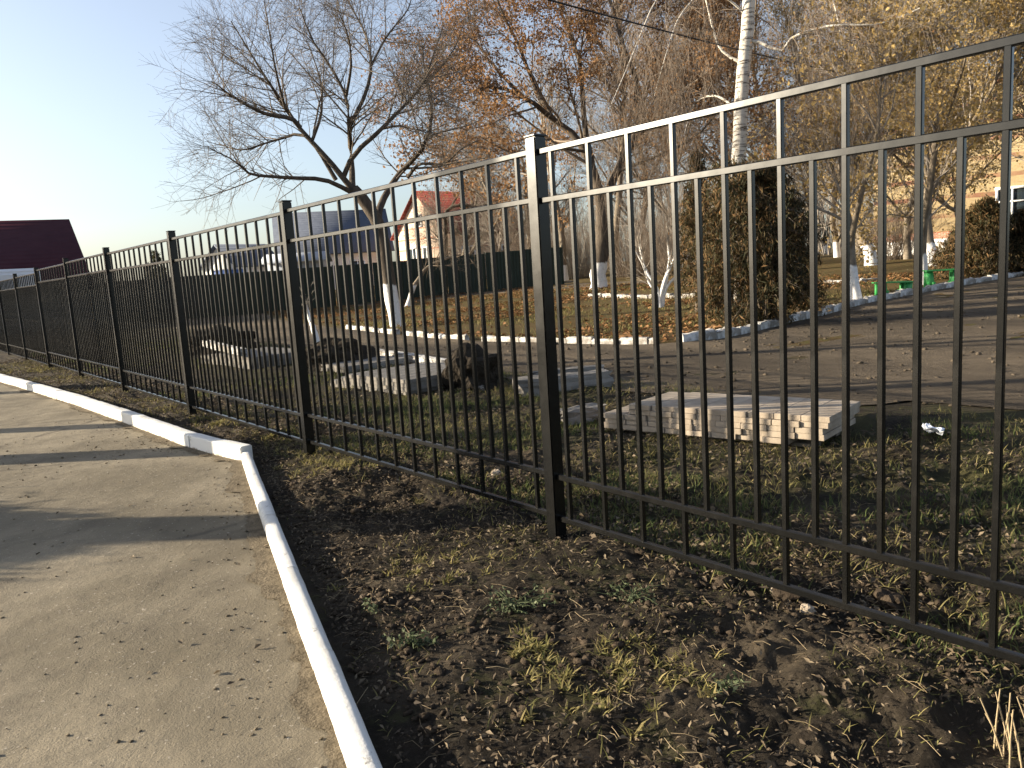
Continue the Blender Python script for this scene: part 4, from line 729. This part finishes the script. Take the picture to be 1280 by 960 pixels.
# ------------------------------------------------------------------ green benches
def bench(label, u, v, w, h, rz, tilt=0.0):
    p = G(u, v); o = empty('park_bench', p, label, 'bench', 'green benches by the kerb', rz); me = bev_box_mesh('seat_plank', (w, 0.13, 0.035), 0.006, M['green_paint'], 1, 0.002)
    for k in (-0.15, 0, 0.15): put('seat_plank', me, (0, k, h), (0, tilt, 0), o)
    for s in (-0.36, 0.36):
        mb = MB(); mb.box((0, 0, 0), (0.2, 0.05, h - 0.02)); q = mb.build('support', M['green_paint'], o); q.location = (s * w, -0.1, (h - 0.02) / 2 - 0.0 - tilt * s * w * 0.0); q.rotation_euler = (0, 0.12 * (1 if s > 0 else -1), 0)
        mb = MB(); mb.box((0, 0, 0), (0.2, 0.05, h - 0.02)); q = mb.build('support', M['green_paint'], o); q.location = (s * w, 0.12, (h - 0.02) / 2)
        mb = MB(); mb.box((s * w * 0.72, 0.01, h * 0.3), (0.09, 0.3, 0.07)); mb.build('brace', M['green_paint'], o)
ra = math.atan2(rhv[1], rhv[0])
bench('low green wooden bench beside the forked limed tree', 1117, 369, 1.05, 0.36, ra + 0.15, 0.03)
bench('taller green wooden bench right of the slender limed tree', 1177, 360, 0.95, 0.52, ra - 0.2)
bench('green wooden bench by the juniper at the picture edge', 1288, 338, 1.2, 0.42, ra)

# ------------------------------------------------------------------ pole and overhead cable
P0 = DL(5.68, -9.0)
pole = empty('utility_pole', (P0[0], P0[1], 0), 'round wooden utility pole across the path carrying the cable', 'pole')
mb = MB(); mb.tube([(0, 0, -0.2), (0, 0, 2.2), (0.02, 0, 4.5), (0.03, 0, 6.8)], [0.27, 0.25, 0.22, 0.19], 14); mb.build('shaft', M['bark_light'], pole, True)
mb = MB(); mb.box((0, 0, 6.5), (0.08, 0.9, 0.1)); mb.build('crossarm', M['bark_light'], pole)
t = np.linspace(0, 1, 40); D = 5.68 + 34.32 * t; L = -9 + 33.4 * t; z = 6.49 + (t - 0.268) * 1.164 + 2.66 * (t - 0.268) * (t - 0.56)
pts = np.stack([0.617 * D + 0.787 * L, 0.787 * D - 0.617 * L, z], -1); mb = MB(); mb.tube(pts, np.full(40, 0.017), 6)
tag(mb.build('overhead_cable', M['cable'], None, True), 'black overhead cable slanting down across the tree crowns', 'cable')
# trees across the path, whose shadows fall over it
for k, (D_, L_, r, lab) in enumerate([(8.0, -9.5, 0.27, 'stout bare tree across the path, nearest the pole'), (9.7, -10.5, 0.2, 'bare tree across the path, second from the pole'), (13.6, -13, 0.2, 'bare tree across the path, farthest from the pole')]):
    p = DL(D_, L_); LB = [([p - (0, 0, 0.2), p + (0.05, 0, 2), p + (0.0, 0.1, 4.5), p + (0.2, 0, 7)], r, r * 0.5)]
    rg = np.random.default_rng(200 + k)
    for q in range(5): a = q * 1.26 + k; s0 = p + np.array([0.1, 0.05, 4.2 + q * 0.5]); LB.append(([s0, s0 + np.array([math.cos(a), math.sin(a), 0.9]) * 1.2, s0 + np.array([math.cos(a) * 1.4, math.sin(a) * 1.4, 2.2]) * 1.5], r * 0.4, 0.03))
    tree('bare_tree', lab, p, LB, [dict(n=30, length=1.5, spread=(0.4, 1.0), up=0.15, m=6, src=0, limbs_only=True, sides=4, rmin=0.01), dict(n=200, length=0.8, spread=(0.4, 1.0), up=0.1, m=5, rmin=0.006)], 210 + k, 'bark', 'twig', group='trees across the path')
p = DL(5.45, -8.95); conifer('unseen round evergreen added beside the pole to throw a shadow on the path', p, 1.65, 3.9, 33, 22000, 'needle_green', spray=0.14, name='shadow_bush')  # out-of-view bush, added and sized for the rounded shadow on the path

# ------------------------------------------------------------------ ground cover near the camera
rg = np.random.default_rng(77)
def in_soil(x, y, lo=0.14): return x > kerb_x(y) + lo
def scatter(n, x0, x1, y0, y1, dens=None):
    x = rg.uniform(x0, x1, n); y = rg.uniform(y0, y1, n); k = in_soil(x, y)
    if dens is not None: k &= rg.random(n) < dens(x, y)
    return x[k], y[k]
def blades(mb, x, y, h, w, lean=0.5, zf=soil_z, curl=0.4):
    n = len(x); a = rg.random(n) * 6.28; l = lean * (0.3 + rg.random(n)); z = zf(x, y) - 0.005; b = np.stack([x, y, z], -1); d = np.stack([np.cos(a) * l, np.sin(a) * l, np.ones(n)], -1); d /= np.linalg.norm(d, axis=1, keepdims=True)
    a2 = a + 1.57 + rg.normal(size=n) * 0.5; s = np.stack([np.cos(a2), np.sin(a2), 0 * a], -1) * (w * 0.5)[:, None]; m = b + d * (h * 0.55)[:, None]; t = b + d * h[:, None] + np.stack([np.cos(a), np.sin(a), -0.6 + 0 * a], -1) * (h * curl * rg.random(n))[:, None]
    v = np.stack([b - s, b + s, m + s * 0.8, m - s * 0.8, t], 1).reshape(-1, 3); i = np.arange(n)[:, None] * 5; mb.add(v, np.hstack([i, i + 1, i + 2, i + 3]), np.hstack([i + 3, i + 2, i + 4]))
def flat_leaves(mb, x, y, s, lift=0.01, tilt=0.5, asp=0.55, zf=soil_z):
    n = len(x); a = rg.random(n) * 6.28; nn = np.stack([rg.normal(size=n) * tilt, rg.normal(size=n) * tilt, np.ones(n)], -1); nn /= np.linalg.norm(nn, axis=1, keepdims=True); d = np.stack([np.cos(a), np.sin(a), 0 * a], -1); d -= nn * (d * nn).sum(1, keepdims=True); e = np.cross(nn, d)
    c = np.stack([x, y, zf(x, y) + lift * (0.4 + rg.random(n))], -1); s = s[:, None]; cu = (rg.random(n) * 0.35)[:, None]
    v = np.stack([c - d * s * 0.5, c - d * s * 0.1 + e * s * asp * 0.5 + nn * s * cu, c + d * s * 0.5 + nn * s * cu * 0.5, c - d * s * 0.1 - e * s * asp * 0.5 + nn * s * cu], 1)
    # a leaf folded along its midrib
    i = np.arange(n)[:, None] * 4; mb.add(v.reshape(-1, 3), None, np.vstack([np.hstack([i, i + 1, i + 2]), np.hstack([i, i + 2, i + 3])]))
def patch(x, y, f=1.0, s=0, thr=0.0): return np.clip((vnoise(x * f, y * f, s) + 0.5 * vnoise(x * f * 2.7, y * f * 2.7, s + 1) - thr) * 4 + 0.3, 0.03, 1)
# grass behind the fence
mb = MB(); x, y = scatter(60000, 2.9, 6.9, 0.4, 10, lambda x, y: patch(x, y, 1.1, 41, 0.0)); blades(mb, x, y, 0.03 + 0.06 * rg.random(len(x)), 0.004 + 0.004 * rg.random(len(x)), 0.8)
x, y = scatter(14000, 3.0, 7.4, 10, 26, lambda x, y: patch(x, y, 0.8, 42, 0.0)); blades(mb, x, y, 0.05 + 0.08 * rg.random(len(x)), 0.008 + 0.006 * rg.random(len(x)), 0.8)
tag(mb.build('grass', M['grass_green'], smooth_=False), 'short patchy green grass between fence and road', None, None, 'stuff')
mb = MB(); x, y = scatter(42000, 2.6, 7.2, 0.4, 12, lambda x, y: patch(x, y, 1.4, 43, 0.05)); blades(mb, x, y, 0.03 + 0.07 * rg.random(len(x)), 0.004 + 0.003 * rg.random(len(x)), 1.3)
x, y = scatter(16000, 1.2, 2.9, 8, 24, lambda x, y: patch(x, y, 1.0, 54, 0.0)); blades(mb, x, y, 0.03 + 0.05 * rg.random(len(x)), 0.006 + 0.005 * rg.random(len(x)), 1.2)
x, y = scatter(9000, 0.9, 2.8, 0.5, 9, lambda x, y: 0.8 * patch(x, y, 1.6, 44, 0.1)); blades(mb, x, y, 0.02 + 0.05 * rg.random(len(x)), 0.003 + 0.003 * rg.random(len(x)), 1.6)
tag(mb.build('dry_grass', M['grass_dry']), 'thin dry yellowed grass over the soil', None, None, 'stuff')
# lawn beyond the road
def lawn(n, u=(9.6, 30), v=(8, 48)):
    x = rg.uniform(*u, n) ** 1.0; y = rg.uniform(*v, n); fx = np.interp(y, [9, 9.4, 11.4, 13.6, 17.5, 22, 32, 48], [12.5, 11, 10.4, 10.2, 10.5, 11.2, 13.4, 18]); k = (x > fx) & (y > np.interp(x, [10, 15.7, 24, 34], [9.1, 9.9, 11.5, 12.3])); return x[k], y[k]
tz = lambda x, y: soil_z(x, y)
mb = MB(); x, y = lawn(60000); k = rg.random(len(x)) < patch(x, y, 0.5, 45, 0.05); x, y = x[k], y[k]; blades(mb, x, y, 0.06 + 0.1 * rg.random(len(x)), 0.014 + 0.012 * rg.random(len(x)), 0.9); tag(mb.build('lawn_grass', M['grass_dry']), 'thin olive lawn grass beyond the road', None, None, 'stuff')
mb = MB(); x, y = lawn(42000); k = rg.random(len(x)) < patch(x, y, 0.4, 46, -0.1); x, y = x[k], y[k]; flat_leaves(mb, x, y, 0.09 + 0.08 * rg.random(len(x)), 0.05, 0.7); tag(mb.build('fallen_leaves', M['litter_red']), 'reddish fallen leaves covering the lawn', None, None, 'stuff')
# low mossy ground cover in patches on the soil strip
mb = MB(); x, y = scatter(60000, 0.9, 3.4, 0.5, 8.5, lambda x, y: np.clip((vnoise(x * 1.9, y * 1.9, 61) + 0.5 * vnoise(x * 6, y * 6, 62) - 0.12) * 5, 0, 1)); blades(mb, x, y, 0.008 + 0.022 * rg.random(len(x)), 0.003 + 0.004 * rg.random(len(x)), 1.8); tag(mb.build('ground_cover', M['moss']), 'low mossy olive growth in patches on the soil strip', None, None, 'stuff')
# litter of leaves, straw and crumbs on the soil strip
mb = MB(); x, y = scatter(80000, 0.5, 3.9, 0.4, 8, lambda x, y: np.maximum(patch(x, y, 1.8, 47, -0.05), 0.3)); flat_leaves(mb, x, y, 0.008 + 0.034 * rg.random(len(x)) ** 2.6, 0.014, 0.75, 0.4)
x, y = scatter(16000, 1.2, 3.5, 7.5, 24); flat_leaves(mb, x, y, 0.02 + 0.03 * rg.random(len(x)), 0.02, 0.8)
x, y = scatter(26000, 2.8, 7, 0.5, 12, lambda x, y: patch(x, y, 1.2, 48, 0.0)); flat_leaves(mb, x, y, 0.016 + 0.035 * rg.random(len(x)) ** 1.6, 0.025, 0.7); tag(mb.build('leaf_litter', M['litter']), 'withered leaves strewn over the soil on both sides of the fence', None, None, 'stuff')
mb = MB(); x, y = scatter(2600, 0.7, 4.5, 0.5, 8); n_ = len(x); a = rg.random(n_) * 6.28; l = 0.03 + 0.1 * rg.random(n_) ** 2; z = soil_z(x, y) + 0.012
P = np.stack([np.stack([x - np.cos(a) * l / 2, y - np.sin(a) * l / 2, z], -1), np.stack([x, y, z + 0.004 + 0.01 * rg.random(n_)], -1), np.stack([x + np.cos(a + 0.3) * l / 2, y + np.sin(a + 0.3) * l / 2, z], -1)], 1); mb.tubes(P, np.full((n_, 3), 0.0010), 3); tag(mb.build('straw_litter', M['straw']), 'thin straws and twigs lying on the soil', None, None, 'stuff')
def clods(name, label, x, y, s, mat, zf, sq=0.65):
    bm = bmesh.new(); bmesh.ops.create_icosphere(bm, subdivisions=1, radius=1); V0 = np.array([v.co[:] for v in bm.verts]); F0 = np.array([[v.index for v in f.verts] for f in bm.faces]); bm.free()
    n = len(x); V = V0[None] * (1 + 0.36 * rg.normal(size=(n, len(V0), 1))) * s[:, None, None] * np.stack([0.8 + 0.5 * rg.random(n), 0.8 + 0.5 * rg.random(n), sq * (0.7 + 0.5 * rg.random(n))], -1)[:, None]
    V[..., 0] += x[:, None]; V[..., 1] += y[:, None]; V[..., 2] += (zf(x, y) + s * 0.2)[:, None]; mb = MB(); mb.add(V.reshape(-1, 3), None, (F0[None] + np.arange(n)[:, None, None] * len(V0)).reshape(-1, 3)); tag(mb.build(name, M[mat]), label, None, None, 'stuff')
x, y = scatter(16000, 0.6, 3.8, 0.4, 8, lambda x, y: patch(x, y, 1.3, 49, -0.05)); clods('soil_clods', 'loose clods of dark soil along the fence', x, y, 0.004 + 0.02 * rg.random(len(x)) ** 4, 'clod', soil_z)
x = rg.uniform(-1.6, 2.2, 22000); y = rg.uniform(1.2, 10, 22000); k = x < kerb_x(y) - 0.01; d = kerb_x(y) - x; k &= rg.random(22000) < np.exp(-d / 0.3) * 1.0 + 0.16; clods('path_grit', 'grit and crumbs on the path along the kerb', x[k], y[k], 0.0015 + 0.008 * rg.random(k.sum()) ** 6, 'soil_drift', lambda x, y: 0 * x)
x = rg.uniform(6.6, 22, 9000); y = rg.uniform(-4, 16, 9000); k = (x > 7.2 + 0.0 * y) & (y > 2.2 - (x - 7.5) * 1.1) & (y < np.interp(x, [7, 9.8, 10.2, 11.75, 15.7, 22], [16, 14, 9.2, 8.6, 9.3, 10.8])); clods('road_gravel', 'small stones and dirt lumps on the service road', x[k], y[k], 0.006 + 0.03 * rg.random(k.sum()) ** 6, 'road_dirt', lambda x, y: terrain(x, y) + 0.032)
mb = MB(); x = rg.uniform(-2.5, 2.2, 2200); y = rg.uniform(1.2, 12, 2200); k = x < kerb_x(y) - 0.01; d = kerb_x(y) - x; k &= rg.random(2200) < np.exp(-d / 0.3) * 0.8 + 0.03; flat_leaves(mb, x[k], y[k], 0.01 + 0.03 * rg.random(k.sum()), 0.01, 0.4, zf=lambda x, y: 0 * x); tag(mb.build('path_leaves', M['litter']), 'a few dry leaves on the path', None, None, 'stuff')

# ------------------------------------------------------------------ tufts and weeds one can point at
def tuft(label, u, v, r, n, h, mat, seed, name='grass_tuft', wd=0.006, lean=0.7):
    global rg; rg = np.random.default_rng(seed); p = G(u, v); m = 4; k = n // 18 + 1; cx = rg.normal(size=k) * r * 0.45; cy = rg.normal(size=k) * r * 0.45; i = rg.integers(0, k, n)
    x = p[0] + cx[i] + rg.normal(size=n) * 0.014; y = p[1] + cy[i] + rg.normal(size=n) * 0.014; mb = MB(); blades(mb, x, y, h * (0.4 + 0.8 * rg.random(n)), wd * (0.6 + 0.8 * rg.random(n)), lean)
    o = mb.build(name, M[mat], loc=(p[0], p[1], 0)); return tag(o, label, None, None, 'stuff') if r > 0.09 else tag(o, label, 'grass tuft')
for k, a in enumerate([('large yellow-green grass tuft in the middle of the soil strip', 672, 825, 0.16, 260, 0.075), ('spread of yellow grass right of the large tuft', 800, 855, 0.26, 420, 0.075), ('small yellow grass tuft lowest on the soil strip', 770, 905, 0.08, 70, 0.06), ('wide yellowed grass patch below the near panel', 540, 715, 0.28, 330, 0.065), ('yellow grass patch beyond the path corner', 410, 590, 0.36, 420, 0.08),
                          ('bright grass tuft at the kerb right of the corner', 345, 552, 0.22, 260, 0.10), ('bright grass tuft above the kerb near the third post', 285, 537, 0.3, 300, 0.11), ('narrow grass tuft beyond the second kerb stone', 268, 526, 0.3, 220, 0.10), ('grass tuft far along the kerb near the left edge', 45, 466, 0.5, 220, 0.13)]):
    tuft(a[0], a[1], a[2], a[3] * 1.25, int(a[4] * 1.5), a[5] * 0.72, 'grass_tuft', 300 + k, wd=0.007, lean=1.3)
def weed(label, u, v, r, n, seed, size=0.035):
    g = np.random.default_rng(seed); p = G(u, v); o = empty('weed', (p[0], p[1], float(soil_z(p[0], p[1]))), label, 'weed'); k = max(5, n // 12); a = g.random(k) * 6.28; l = r * (0.4 + 0.7 * g.random(k)); mm = 5; s = np.linspace(0, 1, mm)[None, :]
    P = np.stack([np.cos(a)[:, None] * l[:, None] * s, np.sin(a)[:, None] * l[:, None] * s, 0.01 + l[:, None] * (0.7 * s - 0.45 * s * s)], -1) + np.cumsum(g.normal(size=(k, mm, 3)) * 0.006, 1)
    mb = MB(); mb.tubes(P, np.full((k, mm), 0.0018), 3); mb.build('stems', M['weed'], o); lm = MB(); leaves(lm, P, n, size, g, 0.012, 0.0, 0.5); lm.build('leaves', M['weed'], o)
weed('green leafy weed near the kerb on the soil strip', 515, 815, 0.12, 150, 401, 0.024); weed('grey-green low weed in the middle of the soil strip', 640, 770, 0.17, 230, 402, 0.02); weed('dark green low weed below the near post', 790, 760, 0.15, 150, 403, 0.02); weed('small green weed by the kerb', 470, 770, 0.08, 60, 404, 0.02)
weed('green weed at the lower edge right of the grass spread', 905, 880, 0.1, 90, 405, 0.02)
# cut dry stalks in the lower right corner
g = np.random.default_rng(9); p = G(1275, 955); n_ = 16; P = []
o = empty('dry_stalks', (p[0], p[1], float(soil_z(p[0], p[1]))), 'bunch of cut dry straw-coloured stalks in the lower corner', 'stalks')
for k in range(n_): b0 = g.normal(size=3) * (0.04, 0.04, 0); d = np.array([g.normal() * 0.12 - 0.10, g.normal() * 0.12 + 0.10, 1.0]); l = g.uniform(0.09, 0.2); mb = MB(); mb.tube([b0 - (0, 0, 0.02), b0 + d * l * 0.5, b0 + d * l + g.normal(size=3) * 0.006], [0.003, 0.0027, 0.002], 6); mb.build('stalk', M['straw'], o)
# stones on the soil
for k, (u, v, s, lab) in enumerate([(1010, 768, 0.035, 'flat pale stone under the near panel'), (970, 740, 0.03, 'small pale lump of clay beside the flat stone'), (985, 752, 0.06, 'crumbled pale clay lump under the bottom rail'), (905, 735, 0.05, 'pale clay lump left of the crumbled one'), (1112, 752, 0.07, 'broken grey stone behind the bottom rail'), (800, 700, 0.03, 'brown clod beside the near post'), (880, 700, 0.025, 'tiny ochre brick chip below the bottom rail'), (620, 605, 0.045, 'pale stone just behind the left panel')]):
    p = G(u, v); o = put('stone', lump_mesh('stone', (s, s * 0.8, s * 0.55), M['concrete' if 'stone' in lab and 'broken' not in lab else 'clod'], 30 + k, 3, 0.3), (p[0], p[1], float(soil_z(p[0], p[1])) + s * 0.2)); o.rotation_euler = (0, 0, k); tag(o, lab, 'stone', 'stones on the soil')
# crumpled plastic scrap on the grass
p = G(1163, 556); bm = bmesh.new(); bmesh.ops.create_grid(bm, x_segments=9, y_segments=7, size=0.5); r = random.Random(2)
for v in bm.verts: v.co.x *= 0.2; v.co.y *= 0.15; v.co.z = 0.05 + 0.07 * float(vnoise(v.co.x * 25, v.co.y * 25, 3)) + r.uniform(-0.012, 0.012); v.co.x += r.uniform(-0.01, 0.01)
bmesh.ops.solidify(bm, geom=bm.faces[:], thickness=0.002)
me = bpy.data.meshes.new('plastic_bag'); bm.to_mesh(me); bm.free(); me.materials.append(M['plastic_bag']); tag(put('plastic_bag', me, (p[0], p[1], float(soil_z(p[0], p[1])) + 0.02), (0.3, 0.2, 0.4)), 'crumpled white plastic scrap on the grass behind the fence', 'litter')
